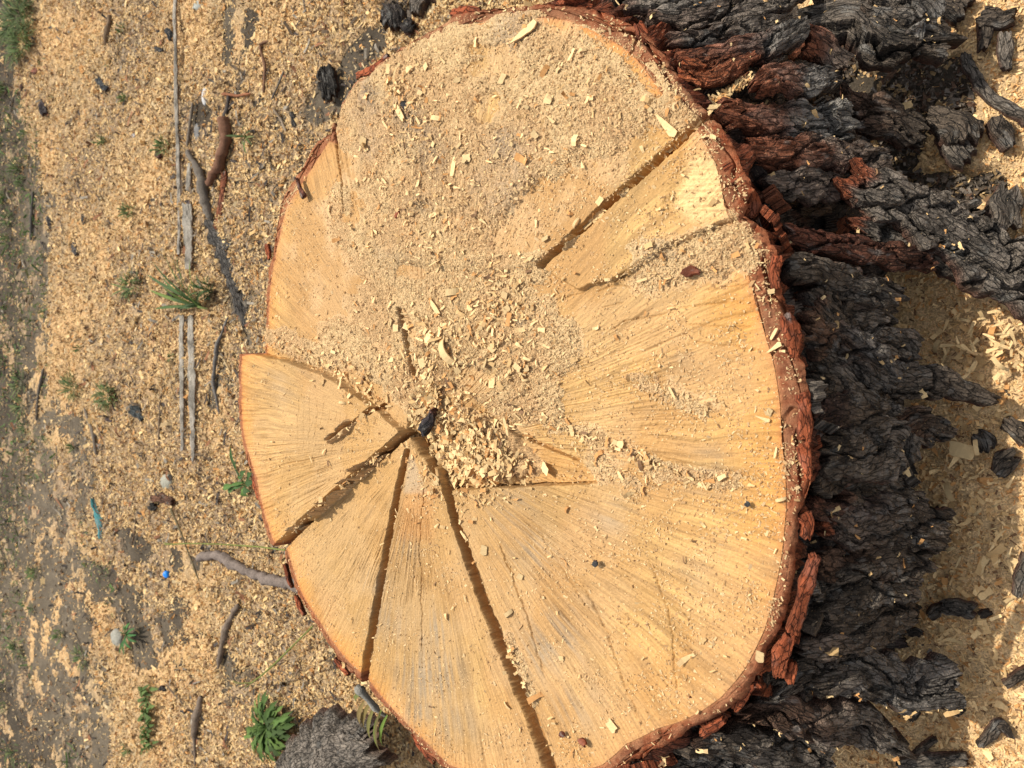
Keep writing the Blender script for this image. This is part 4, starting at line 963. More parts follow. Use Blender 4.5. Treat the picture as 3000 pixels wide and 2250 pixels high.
scatter(44, trunc(gauss(1370, 1330, 75, 55), 1270, 1520, 1230, 1420), "in the heap below the centre", (18, 34), ['square', 'sliver', 'splinter', 'curl'], seed=4)
def along(pts, w):
    def f(g):
        t = g.random()*(len(pts)-1); i = int(t); u = t-i
        return pts[i][0]*(1-u)+pts[i+1][0]*u+g.uniform(-w, w), pts[i][1]*(1-u)+pts[i+1][1]*u+g.uniform(-w, w)
    return f
scatter(22, along([(2160,255),(2000,410),(1800,590),(1650,725)], 6), "packed in the diagonal kerf", (22, 36), ['square', 'splinter', 'sliver'], seed=5, zf=lambda a, b: HS-0.008)
def gz(h):
    def f(a, b):
        x_, y_ = [np.array(q_) for q_ in P(a, b, 0)]
        g_ = float(ground_h(x_, y_)); t_ = max(float(gdust_t(x_, y_)), 0)
        if x_ < -.62: t_ += 0.016*(float(fbm(x_*16, y_*16, 142, 3))-0.5)*(t_ > 0)
        return g_+t_*0.8+h
    return f
scatter(46, trunc(gauss(2880, 1020, 70, 60), 2740, 3000, 900, 1160), "in the pile of shavings by the bark", (24, 44), ['curl', 'sliver', 'splinter'], seed=6, zf=gz(0.02))
scatter(26, trunc(gauss(2800, 1500, 110, 200), 2680, 3000, 1200, 2200), "on the near ground sawdust", (18, 40), ['curl', 'sliver', 'splinter'], seed=7, zf=gz(0.012))
for k, px, py, L, a, lb in [('square',2822,1320,66,-15,"big white rectangular chip on the near ground"), ('splinter',2795,1352,50,55,"pale chip under the big white rectangular chip"),
  ('curl',2780,1440,70,-70,"long upright curl of wood on the near ground"),('curl',2670,1335,54,12,"orange tinted oval shaving beside the dark bark"),('curl',2925,1065,60,-45,"orange curled shaving at the edge of the shavings pile"),
  ('curl',2860,1310,56,-80,"curved pale strip lying on a black bark chunk"),('splinter',2610,520,34,70,"pale chip on the dark litter at the upper right"),('square',2585,490,34,-20,"ragged cream chip on the dark litter at the upper right"),('square',2660,310,26,20,"cream chip at the foot of the grey bark mass")]:
    chip(k, px, py, L, a, lb, G1, z=0.035 if px > 2650 else 0.06)

# ------------------------------------------------------------------ sticks, stems and strips
def tube(name, path, wpx, colr, mat=M_STICK, parent=None, flat=1.0, knob=0.25, seed=1, origin=None, ns=10, res=0.006):
    pts = [PV(*p) for p in path]; L = [0]
    for a, b in zip(pts, pts[1:]): L.append(L[-1]+(b-a).length)
    nu = max(8, int(L[-1]/res)); us = np.linspace(0, 1, nu); Ls = np.array(L)/L[-1]; pa = np.array([[*p] for p in pts])
    cen = np.stack([np.interp(us, Ls, pa[:, k]) for k in range(3)], -1)
    for k in range(3):
        for _ in range(3): cen[1:-1, k] = (cen[:-2, k]+cen[1:-1, k]*2+cen[2:, k])/4
    W = np.interp(us, np.linspace(0, 1, len(wpx)), wpx)*depth(cen[:, 0], cen[:, 1], cen[:, 2])/FPX*0.5
    cen[:, 0] += W*knob*(fbm(us*L[-1]*30, us*0, seed+1, 2)-.5)*2; cen[:, 1] += W*knob*(fbm(us*L[-1]*30, us*0+9, seed+2, 2)-.5)*2
    W = W*(1+knob*1.3*(fbm(us*L[-1]*75, us*0, seed, 4, .6)-0.5)*2); W[0] *= .5; W[-1] *= .45
    tan = np.gradient(cen, axis=0); tan /= np.linalg.norm(tan, axis=1)[:, None]+1e-9
    up = np.array([0, 0, 1.0]); sd_ = np.cross(up, tan); sd_ /= np.linalg.norm(sd_, axis=1)[:, None]+1e-6; up2 = np.cross(tan, sd_)
    ph = np.linspace(0, 2*math.pi, ns, endpoint=False)
    UU, PH = np.meshgrid(us, ph, indexing='ij')
    rr_ = W[:, None]*(1+knob*1.3*(fbm(UU*L[-1]*60, PH*1.5, seed+4, 4)-.5))
    co = cen[:, None]+sd_[:, None]*(rr_*np.cos(PH))[..., None]+up2[:, None]*(rr_*flat*np.sin(PH))[..., None]
    c = np.array(colr)*(0.6+0.8*fbm(UU*L[-1]*40, PH*2, seed+5, 4))[..., None]
    i, j = np.meshgrid(np.arange(nu-1), np.arange(ns), indexing='ij'); j2 = (j+1) % ns
    F = np.stack([i*ns+j, (i+1)*ns+j, (i+1)*ns+j2, i*ns+j2], -1).reshape(-1, 4)
    co = co.reshape(-1, 3)
    if parent is None and origin is None: base = np.array([co[:, 0].mean(), co[:, 1].mean(), co[:, 2].min()])
    else: base = np.array(origin)
    o = mesh_from(name, co-base, F, mat, c.reshape(-1, 3), parent)
    if parent is None: o.location = base
    return o
def gp(pts, h=0.01):
    return [(a, b, gz(h)(a, b)) for a, b in pts]
GST = "sticks scattered over the far ground"
STK = [([(655,345),(662,410),(645,480),(608,542)],[30,30,28,22],[.15,.075,.045],.016,"thick red brown curved stick with a broken pale end"),
 ([(548,440),(582,505),(602,580),(618,645)],[16,20,26,24],[.13,.11,.09],.014,"grey forked branch piece left of the brown stick"),
 ([(785,120),(760,130),(778,200),(772,272)],[6,9,10,8],[.16,.085,.05],.01,"thin brown upright stick left of the stump top"),
 ([(648,275),(690,280),(735,274)],[8,9,6],[.24,.10,.05],.012,"short reddish stick lying crosswise above the brown stick"),
 ([(832,208),(815,250),(795,292)],[6,6,5],[.13,.11,.09],.01,"thin grey diagonal twig near the upper left of the stump"),
 ([(550,330),(565,300),(548,430)][1:],[8,8],[.16,.13,.10],.01,"pale thin twig beside the long grey lath"),
 ([(322,45),(314,90),(308,130)],[14,18,12],[.15,.10,.06],.01,"short brown clump of stick on orange sawdust at the top left"),
 ([(672,270),(668,310),(655,350)],[8,12,14],[.06,.05,.045],.01,"dark twig running into the top of the brown stick"),
 ([(700,1770),(665,1830),(650,1890),(638,1960)],[16,22,20,8],[.16,.12,.09],.008,"faded brown half buried stick left of the lower rim"),
 ([(590,2040),(578,2090),(568,2140),(572,2250)],[16,24,10,8],[.16,.12,.09],.01,"knotted thin stick at the bottom left"),
 ([(128,1080),(112,1150),(107,1232)],[7,9,7],[.10,.085,.07],.008,"dark narrow twig at the far left"),
 ([(246,1195),(272,1260),(282,1330)],[6,12,10],[.16,.13,.10],.008,"bent grey twig under the two green tufts"),
 ([(488,1095),(470,1175),(466,1290)],[4,6,8],[.13,.09,.06],.008,"long thin upright twig left of the paired laths"),
 ([(668,928),(636,1010),(624,1120),(642,1212)],[6,12,12,5],[.13,.12,.11],.01,"long crooked grey stick left of the stump middle"),
 ([(636,1035),(655,1050),(676,1095)],[4,5,4],[.45,.33,.18],.008,"short pale twig branching by the crooked grey stick"),
 ([(97,560),(92,640),(90,705)],[7,9,10],[.08,.07,.06],.008,"dark stick at the left edge below the grass"),
 ([(800,320),(822,350),(838,385)],[8,9,6],[.22,.17,.12],.01,"pale short stick close to the notch in the rim"),
 ([(500,1490),(530,1560),(582,1700)],[8,5,4],[.14,.11,.06],.02,"thin dry stalk crossing the green stem"),
 ([(385,1600),(395,1560),(398,1520)][::-1],[5,5,4],[.12,.08,.05],.008,"tiny brown twig near the teal scrap")]
for i, (p_, w_, c_, h_, lb) in enumerate(STK):
    tag(tube("stick", gp(p_, h_), w_, c_, seed=40+i, ns=10, knob=.45), lb, "stick", GST)
root = tube("surface_root", gp([(580,1632),(633,1626),(700,1658),(768,1694),(850,1706),(900,1730)], .012), [20,26,28,30,30,34], [.17,.135,.115], seed=71, ns=14, knob=.4)
tag(root, "gnarled grey brown root reaching out from the stump to the left", "root")
# big grey root at the bottom, half in the shade of the stump
o = tube("buttress_root", [(800,2400,.03),(900,2240,.06),(1010,2165,.08),(1130,2150,.10),(1230,2190,.12)], [150,170,190,180,150], [.17,.145,.12], seed=88) if False else slab("buttress_root", [(850,2360,.05),(930,2230,.08),(1020,2165,.10),(1130,2160,.12)], [120,170,180,150], .03, None, [.24,.205,.165], [.19,.16,.13], seed=1201, cup=.30, furrow=.0016, roll=.05, res=.003, step=.2, wander=.05)
tag(o, "big rounded grey brown root bulging against the lower left rim of the stump", "root")
# weathered laths
for i, (p_, w_, lb) in enumerate([([(513,-10),(517,300),(526,560),(526,745)],[10,10,11,8],"longest narrow grey lath running up to the top edge"),
   ([(549,600),(552,680),(553,790)],[26,28,20],"short broad grey lath above the tall weed"), ([(532,925),(534,1120),(536,1320)],[14,14,10],"narrow left one of the paired grey laths"),
   ([(560,925),(563,1150),(566,1350)],[18,22,10],"broad right one of the paired grey laths"), ([(562,300),(556,480),(552,560)][1:],[12,12],"small weathered strip left of the forked branch")]):
    tag(slab("weathered_lath", gp(p_, .011), w_, .007, None, [.30,.27,.225], [.27,.24,.20], seed=1300+i*9, cup=0, furrow=.0012, roll=0, step=.15, res=.004, mat=M_STICK), lb, "lath", "weathered grey laths lying in the sawdust")
BP = [([(660,505),(652,590),(636,668)],[14,20,22],[.26,.09,.045],"narrow red bark strip beside the forked branch",.012), ([(620,640),(665,740),(700,850),(722,960)],[50,70,56,26],[.10,.09,.08],"flat dark grey bark piece between the laths and the stump",.006),
 ([(675,720),(640,690),(620,660)],[30,40,20],[.11,.10,.09],"small grey piece at the end of the forked branch",.008),
 ([(2870,60),(2920,62),(2975,50)],[50,50,40],DK,"black hooked bark fragment at the top right, upper arm",.02), ([(2885,60),(2880,100),(2878,150)],[36,40,20],DK,"black stub below the hooked bark fragment",.018),
 ([(2940,100),(2945,150),(2945,205)],[30,40,34],MG,"rounded black bark flake right of the hooked fragment",.016), ([(2825,165),(2860,235),(2900,290),(2960,320),(3010,360)],[30,30,36,40,30],MG,"long thin bark strip running to the right edge",.018),
 ([(2745,350),(2800,380),(2840,430)],[70,100,90],DK,"large black bark lump with yellow lichen at the upper right",.035), ([(2765,400),(2800,440),(2830,470)],[60,80,60],MG,"second dark bark lump resting against the large one",.03),
 ([(2905,360),(2930,400),(2945,435)],[36,50,40],DK,"small dark bark chunk left of the bright sawdust",.02), ([(2940,560),(2935,620),(2945,670)],[60,80,60],MG,"dark ribbed chunk above the long curled plate",.03),
 ([(2740,0),(2790,20),(2830,40)],[50,80,60],DK,"dark bark chunk at the top edge right of the grey mass",.02), ([(2860,1270),(2880,1290),(2890,1320)],[40,60,40],DK,"black chunk under the curved pale strip",.014),
 ([(2945,1240),(2990,1270),(3010,1290)],[50,60,50],DK,"black chunk at the right edge above the middle",.016), ([(2920,1380),(2950,1350),(2975,1330)],[40,60,40],DK,"black chunk leaning right of the long upright curl",.016),
 ([(2765,1775),(2810,1780),(2855,1790)],[40,56,44],MG,"dark squarish bark chunk alone in the lower right sawdust",.02), ([(2725,1800),(2740,1785),(2760,1775)],[26,36,20],DK,"small bark chunk left of the squarish chunk",.014),
 ([(2870,1800),(2885,1795),(2900,1790)],[20,22,18],DK,"tiny bark chunk right of the squarish chunk",.012), ([(2660,1850),(2680,1850),(2700,1860)],[20,26,18],DK,"tiny bark crumb below the dark plates",.012),
 ([(2945,2000),(2975,1980),(3005,1960)],[20,26,26],DK,"thin bark strip at the right edge low down",.012), ([(2870,2180),(2900,2150),(2930,2110),(2960,2160)],[20,30,34,20],DK,"bent black bark fragment at the lower right",.016),
 ([(2670,2215),(2710,2180),(2740,2160)],[16,20,12],DK,"slim bark strip above the bottom edge",.012), ([(2640,2245),(2740,2220),(2840,2225)],[40,44,30],MG,"long dark bark strip along the bottom edge",.018),
 ([(2640,2060),(2670,2080),(2660,2100)],[50,60,30],DK,"black chunk under the rounded long plate",.014), ([(2745,2055),(2790,2070),(2820,2090)],[20,30,20],DK,"dark thin chunk right of the rounded long plate",.012),
 ([(2980,1740),(2995,1650),(3005,1620)],[20,30,20],MG,"grey bark sliver at the right edge",.016), ([(2730,1560),(2745,1500),(2755,1490)],[20,30,26],MG,"small grey stub by the broad dark plate",.02),
 ([(1235,-15),(1228,20),(1222,45)],[40,50,40],MG,"grey bark chunk at the top edge left of the stump",.03), ([(1140,30),(1158,50),(1150,90)],[50,70,60],[.05,.04,.035],"black crumbly lump at the upper left of the stump",.03),
 ([(1190,70),(1205,90),(1215,75)],[34,40,26],[.05,.04,.035],"smaller black lump beside the crumbly one",.02), ([(958,200),(965,240),(968,290)],[50,56,40],[.045,.04,.035],"black ragged chunk close to the upper left rim",.03),
 ([(855,330),(860,350),(862,372)],[14,16,10],[.05,.045,.04],"small black flake left of the rim notch",.01), ([(490,90),(500,100),(500,120)],[14,20,14],[.06,.065,.07],"blackish flake touching the longest lath",.01),
 ([(455,140),(468,148),(480,145)],[10,12,8],[.05,.05,.05],"tiny black flake left of the longest lath",.008), ([(286,232),(302,255),(315,262)],[14,20,16],[.05,.055,.06],"group of black flakes at the far upper left",.01),
 ([(122,305),(126,325),(130,338)],[16,24,18],[.07,.055,.06],"dark purple lump on the orange sawdust",.014), ([(64,250),(68,258),(66,268)],[12,16,10],[.12,.06,.04],"brown lump at the far left near the grass",.01),
 ([(98,205),(104,210),(110,212)],[14,16,10],[.33,.13,.08],"reddish flake at the far upper left",.01), ([(460,450),(466,456),(470,462)],[14,18,12],[.20,.10,.08],"purple brown flake below a small tuft",.01),
 ([(140,640),(150,655),(150,672)],[12,16,10],[.07,.06,.06],"curved dark flake at the left",.008), ([(240,630),(245,640),(248,655)],[10,14,10],[.07,.065,.06],"small dark chunk at the left",.01),
 ([(215,715),(222,735),(226,748)],[14,18,12],[.09,.08,.075],"grey lump below the left flakes",.01), ([(555,120+470),(556,600),(552,612)],[14,18,12],[.12,.09,.09],"small purple lump between the branch and the lath",.01),
 ([(385,1200),(405,1205),(420,1230)],[20,30,14],[.06,.07,.07],"black angular flake beneath the green tuft",.012), ([(495,860),(502,868),(512,866)],[14,18,12],[.05,.04,.035],"black flake among the tall weed leaves",.012),
 ([(445,1462),(480,1458),(510,1470)],[14,26,18],[.17,.08,.045],"brown curled bark flap over a dark hollow",.016), ([(440,1480),(450,1490),(458,1480)],[20,24,16],[.04,.035,.03],"black piece standing in for the dark hollow under the brown curled flap",.012),  # black piece: added dark shape for the shaded hollow under the flap
 ([(375,1205),(330,1230),(312,1226)][1:],[14,14],[.14,.10,.10],"small mauve flake left of the black angular flake",.008), ([(560,2110),(480,2010),(478,2020)][1:],[16,18],[.07,.065,.06],"dark round flake right of the narrow green strip",.01),
 ([(872,545-20),(882,560),(893,580)],[9,12,16],[.15,.05,.03],"thin dark red bark strip lying over the left rim",.0)]
for i, (p_, w_, c_, lb, h_) in enumerate(BP):
    if h_ == 0: pp = [(a, b, HS+.008) for a, b in p_]
    else: pp = gp(p_, h_*.6)
    o = slab("bark_fragment", pp, w_, max(.006, h_*.8), None, c_, np.array(c_)*.85, seed=1500+i*13, cup=.05, furrow=.002 if h_ < .02 else .0035, roll=.2, res=.0022 if p_[0][0] > 900 else .004)
    tag(o, lb, "bark fragment", "fragments of bark on the ground")
o = slab("bark_fragment", [(1243,1262,HS+.002),(1258,1235,HS+.008),(1277,1200,HS+.012)], [30,30,14], .012, None, [.05,.045,.05], [.06,.045,.045], seed=1490, cup=.1, furrow=.002, res=.0013, redend=(0,.3))
tag(o, "dark pointed bark fragment lying at the centre of the cut", "bark fragment")
for i, (p_, lb) in enumerate([([(2003,800),(2025,792),(2048,800)],"dull red bark flake in the sawdust below the splintered chunk"),([(1640,2148),(1648,2152),(1652,2160)],"small brown seed like flake near the bottom of the face"),
    ([(1700,2165),(1710,2178),(1716,2184)],"brown curled flake right of the seed like flake"),([(1738,1650),(1746,1652),(1750,1646)],"black crumb on the middle of the lower right face"),([(2188,1470),(2190,1476),(2194,1482)],"tiny black crumb near the right rim"),
    ([(1160,638),(1166,630),(1172,622)],"dark red splinter of bark in the upper sawdust"),([(1180,310),(1185,305),(1190,320)],"small dark crumb among the upper left chips")]):
    pp = [(a, b, HS+.006) for a, b in p_]
    o = slab("bark_flake", pp, [12, 20, 10] if i else [20, 34, 16], .005, None, [.20,.06,.03] if i in (0,1,2,5) else [.04,.04,.04], None, seed=1450+i, cup=.1, furrow=.001, res=.0012, mat=M_RING)
    tag(o, lb, "bark flake", "bark flakes on the cut face")

# ------------------------------------------------------------------ stones and litter
def lump(name, px, py, rx, ry, rz, colr, seed, mat, h=0.0):
    nu, nv = 22, 14; a = np.linspace(0, 2*math.pi, nu, endpoint=False); b = np.linspace(0.001, math.pi-0.001, nv)
    A, B = np.meshgrid(a, b, indexing='ij'); d = np.stack([np.cos(A)*np.sin(B), np.sin(A)*np.sin(B), np.cos(B)], -1)
    rr_ = 1+0.35*(fbm(d[..., 0]*2+seed, d[..., 1]*2+d[..., 2], seed, 3)-.5)
    z0 = gz(h)(px, py); c = PV(px, py, z0); k = depth(c.x, c.y, c.z)/FPX
    co = d*rr_[..., None]*np.array([rx*k*1.6, ry*k, rz*k])
    cc = np.array(colr)*(0.75+0.5*fbm(A*2, B*3, seed+3, 3))[..., None]
    o = mesh_from(name, co.reshape(-1, 3), gridfaces(nu, nv, True), mat, cc.reshape(-1, 3)); o.location = c; return o
for i, (px, py, rx, ry, c_, lb) in enumerate([(600,283,9,24,[.42,.42,.42],"pale oval stone above the brown curved stick"),(582,18,18,15,[.30,.31,.28],"rough grey stone at the top edge"),(300,1003,8,8,[.72,.72,.70],"small white pebble left of the laths"),
    (392,395,7,10,[.36,.36,.38],"tiny grey pebble near the middle left tuft"),(577,390,10,28,[.17,.165,.16],"dark mossy stone beside the longest lath"),(490,1410,18,24,[.27,.26,.21],"greenish grey stone above the brown curled flap"),
    (335,1228,10,8,[.24,.2,.2],"mauve pebble near the black angular flake"),(345,1868,20,26,[.26,.25,.21],"grey rough stone under the dark lower tuft")]):
    tag(lump("stone", px, py, rx, ry, min(rx, ry)*.7, c_, 60+i, M_STONE), lb, "stone", "stones in the sawdust")
# blue cap : a shallow dome with a rolled edge
def lathe(name, prof, seg, mat, colr, loc, rot):
    pr = np.array(prof); a = np.linspace(0, 2*math.pi, seg, endpoint=False)
    co = np.stack([pr[None, :, 0]*np.cos(a)[:, None]*(1+.0*a[:, None]), pr[None, :, 0]*np.sin(a)[:, None], pr[None, :, 1]+0*a[:, None]], -1)
    o = mesh_from(name, co.reshape(-1, 3), gridfaces(seg, len(prof), True), mat, np.tile(np.array(colr), (seg*len(prof), 1))); o.location = loc; o.rotation_euler = rot; return o
c = PV(486, 1684, gz(.008)(486, 1684)); k = depth(c.x, c.y, c.z)/FPX
tag(lathe("bottle_top", [(0.0001, .5*k*8), (7*k, .5*k*8), (9.5*k, 2*k), (10.5*k, -3*k), (10.5*k, -7*k), (9.6*k, -7*k), (9.2*k, 0)], 24, M_PLAST, [.01, .22, .75], c, (.3, .35, 0)), "bright blue plastic cap lying in the sawdust", "bottle cap")
o = slab("plastic_scrap", gp([(270,1462),(282,1500),(292,1535),(296,1578)], .008), [18,16,30,12], .004, None, [.03,.17,.18], [.06,.18,.19], seed=1411, cup=.2, furrow=.003, mat=M_STICK, roll=.4, res=.004)
tag(o, "crumpled teal plastic scrap at the left", "plastic scrap")

# ------------------------------------------------------------------ plants
def blades(name, specs, mat=M_LEAF, parent=None, origin=None):
    """specs: (p0, p1, width, arch, lobes, color); each a folded leaf of its own"""
    VS = []; FS = []; CS = []; off = 0
    for p0, p1, w, arch, lobes, colr in specs:
        p0 = np.array(p0, float); p1 = np.array(p1, float); L = np.linalg.norm(p1-p0); nu = 8+int(lobes*8)
        t = np.linspace(0, 1, nu); d = (p1-p0)/max(L, 1e-6); sd_ = np.cross(d, [0, 0, 1.0]); sd_ /= np.linalg.norm(sd_)+1e-6
        cen = p0+(p1-p0)*t[:, None]+np.array([0, 0, 1.0])*(arch*4*t*(1-t))[:, None]
        ww = w*np.sin(np.pi*np.clip(t*0.93+0.05, 0, 1))**0.7
        if lobes: ww = ww*(0.30+0.70*np.abs(np.sin(np.pi*lobes*t+0.3)))*(0.5+t)
        l_ = cen+sd_*ww[:, None]+np.array([0, 0, 1])*(ww*0.35)[:, None]; r_ = cen-sd_*ww[:, None]+np.array([0, 0, 1])*(ww*0.35)[:, None]
        V_ = np.stack([l_, cen, r_], 1).reshape(-1, 3); VS.append(V_); FS.append(gridfaces(nu, 3)+off); off += nu*3
        CS.append(np.tile(np.array(colr), (nu*3, 1))*np.tile(np.array([1, 1.25, 1])[None, :, None], (nu, 1, 1)).reshape(-1, 1))
    VS = np.concatenate(VS); origin = np.array(origin if origin is not None else [VS[:, 0].mean(), VS[:, 1].mean(), 0])
    o = mesh_from(name, VS-origin, np.concatenate(FS), mat, np.concatenate(CS), parent, smooth=True)
    if parent is None: o.location = origin
    return o
GR = [np.array([.068, .105, .032]), np.array([.092, .135, .042]), np.array([.055, .082, .03]), np.array([.13, .145, .055])]
def tuft(px, py, rpx, n, lb, seed, hgt=0.03, wid=0.002, cols=GR, spread=1.0, sx=1.0, group="grass tufts scattered over the far ground", name="grass_tuft"):
    r = random.Random(seed); z = gz(.004)(px, py); c = PV(px, py, z); k = depth(c.x, c.y, c.z)/FPX; R_ = rpx*k*1.25
    sp = []
    for i in range(n):
        a = r.uniform(0, 2*math.pi); q_ = r.random()**.6*R_*.6; b = (c.x+math.cos(a)*q_*1.8*sx, c.y+math.sin(a)*q_, z)
        a2 = a+r.gauss(0, .8); l_ = R_*r.uniform(.4, 1.0)*spread
        e = (b[0]+math.cos(a2)*l_*1.2, b[1]+math.sin(a2)*l_, z+hgt*r.uniform(.3, 1.1))
        sp.append((b, e, wid*r.uniform(.7, 1.4), hgt*.35*r.random(), 0, cols[r.randrange(len(cols))]*r.uniform(.7, 1.3)))
    return tag(blades(name, sp, origin=c), lb, "grass" if name == "grass_tuft" else "weed", group)
TF = [(62,50,60,220,"bright grass clump at the top left corner",.04), (68,130,48,150,"grass clump just under the corner clump",.035), (6,270,24,60,"green clump at the left edge near the top",.03), (5,115,18,30,"sparse grass at the left edge above the clump",.02),
 (50,495,22,44,"dark green tuft at the left edge",.025), (64,535,12,20,"little tuft touching the dark edge tuft",.02), (10,580,22,40,"tuft at the left edge below the dark ones",.025), (25,640,22,40,"tuft near the left edge with two heads",.025), (22,700,16,24,"small tuft closing the left edge row",.02),
 (365,290,12,22,"small dull tuft between the black flakes and lath",.016), (360,85,12,18,"dull tuft at the top near the brown clump",.016), (300,415,14,26,"dark small tuft in the middle left",.018), (482,430,22,40,"feathery dull tuft left of the longest lath",.02),
 (382,620,20,34,"green tuft low in the upper left sawdust",.02), (72,390,14,18,"faint tuft near the left edge",.015), (80,460,10,12,"faint small tuft above the dark edge tuft",.015),
 (385,838,34,60,"dark feathery tuft left of the tall weed",.022), (215,1135,34,60,"olive tuft left of the brighter one",.022), (318,1160,34,80,"bright yellow green tuft at the left middle",.024), (232,1020,10,18,"tiny yellowish tuft at the left middle",.014),
 (505,1045,10,14,"tiny tuft beside the paired laths",.014), (214,1310,12,20,"small dull tuft in the bare sawdust",.016), (133,1500+80,0.1,1,"",0.01),
 (60,1120,30,50,"sparse green patch on the dark soil, upper",.018), (62,1190,28,40,"sparse green patch on the dark soil, middle",.018), (75,1250,20,26,"sparse green patch on the dark soil, lower",.016), (3,1055,14,16,"yellowish tuft on the left edge",.016),
 (4,1655,12,16,"green sprig on the left edge of the dark soil",.014), (102,1675,22,34,"round tuft on the dark soil",.018), (95,1785,14,18,"faint tuft under the round one",.014), (175,1860,20,26,"pale tuft with a yellow bud on dark soil",.016),
 (50,1900,26,30,"scattered leaves on the dark soil",.014), (15,2070,14,20,"small tuft low on the left edge",.014), (40,2210,18,24,"yellow green tuft in the bottom left corner",.016), (240,1930,26,34,"dull grass at the border of soil and sawdust",.016), (375,2195,14,22,"tiny dark tuft near the bottom",.014), (700,400,10,1,"",0.01)]
for i, (px, py, rp, n, lb, h_) in enumerate(TF):
    if lb: tuft(px, py, rp, n, lb, 300+i, hgt=h_)
def leaf_plant(name, lb, base, tips, w, lobes, arch, seed, h0=.01, cols=GR, stemc=[.12, .17, .05], rz=.03):
    r = random.Random(seed); z = gz(h0)(*base); c = PV(base[0], base[1], z); root_ = empty(name, c); tag(root_, lb, "weed")
    sp = []
    for (tx, ty, tz) in tips:
        e = PV(tx, ty, z+tz); s0 = c+Vector((r.gauss(0, .003), r.gauss(0, .003), 0))
        sp.append((s0, e, w*r.uniform(.75, 1.25), arch*r.uniform(.6, 1.4), lobes, cols[r.randrange(len(cols))]*r.uniform(.8, 1.3)))
    blades("leaves", sp, parent=root_, origin=c)
    tube("stem", [(base[0], base[1], z-.01), (base[0]-3, base[1]-3, z+.012)], [7, 5], stemc, mat=M_LEAF, parent=root_, origin=c, ns=8, res=.003, knob=.1)
    return root_
leaf_plant("tall_weed", "spreading narrow leaved weed growing beside the broad lath", (585,895), [(432,805,.06),(448,768,.09),(478,815,.05),(482,745,.12),(500,740,.14),(516,748,.12),(530,800,.10),(556,760,.08),(455,905,.02),(440,850,.05),(500,872,.04),(478,842,.07),(540,900,.02),(598,850,.05),(610,905,.01),(520,905,.01),(560,830,.08),(505,790,.1),(545,905,.02)], .0042, 0, .012, 1, cols=[np.array([.075,.125,.042]), np.array([.06,.10,.04]), np.array([.12,.165,.045])])
tuft(612,850,26,40,"dark weedy tuft right of the tall weed",701,hgt=.03,cols=[np.array([.05,.10,.03]), np.array([.07,.12,.05])])
rt = []
rg = random.Random(5)
for i in range(84):
    a = rg.uniform(0, 2*math.pi); q_ = rg.uniform(.3, 1.0); rt.append((790+math.cos(a)*78*q_, 2130+math.sin(a)*112*q_, rg.uniform(.004, .03)))
leaf_plant("rosette_weed", "lush green rosette weed with lobed leaves at the bottom left of the stump", (790,2125), rt, .0072, 4, .016, 2, cols=[np.array([.062,.108,.028]), np.array([.078,.132,.035]), np.array([.05,.08,.026]), np.array([.105,.165,.042])])
leaf_plant("broadleaf_weed", "dark leaved weed pressed against the left rim of the stump", (722,1415), [(652,1432,.02),(668,1440,.01),(720,1378,.04),(740,1385,.05),(748,1412,.03),(735,1440,.02),(675,1305,.05),(690,1350,.05),(705,1395,.03),(730,1455,.0)], .0085, 2, .01, 3, cols=[np.array([.055,.11,.036]), np.array([.045,.085,.03]), np.array([.09,.165,.045])])
leaf_plant("sprig_weed", "thin green sprig in the chips right of the brown stick", (722,402), [(660,398,.02),(700,380,.03),(716,370,.03),(735,385,.02),(745,400,.02),(722,450,.01),(716,425,.01),(740,425,.01),(690,405,.02)], .003, 0, .006, 4)
rg = random.Random(8); rt = []
root_ = empty("creeping_weed", PV(432, 2110, gz(.005)(432, 2110))); tag(root_, "narrow upright strip of small green leaves at the lower left", "weed")
sp = []
for i in range(70):
    y0 = 2010+rg.random()*190; x0 = 425+ (y0-2010)*.05+rg.gauss(0, 6); z = gz(.006)(x0, y0); a = rg.uniform(0, 2*math.pi); l_ = rg.uniform(10, 26)
    if y0 < 2080: l_ *= 1.2
    sp.append((PV(x0, y0, z), PV(x0+l_*math.cos(a), y0+l_*math.sin(a), z+rg.uniform(0, .02)), .005*rg.uniform(.6, 1.3), .005, 0, GR[rg.randrange(2)]*rg.uniform(.9, 1.4)))
blades("leaves", sp, parent=root_, origin=root_.location)
tube("stem", [(425,2015,gz(.006)(425,2015)),(434,2110,gz(.006)(434,2110)),(436,2200,gz(.006)(436,2200))], [5,5,4], [.10,.16,.05], mat=M_LEAF, parent=root_, origin=root_.location, ns=7, knob=.1)
leaf_plant("small_weed", "small dark weed over the grey stone at the lower left", (372,1858), [(350,1915,.01),(365,1920,.01),(400,1880,.02),(395,1840,.02),(380,1825,.03),(365,1830,.03),(355,1850,.02),(385,1900,.01),(370,1890,.02),(400,1860,.02)], .005, 0, .006, 6, cols=[np.array([.05,.13,.04]), np.array([.07,.17,.05])])
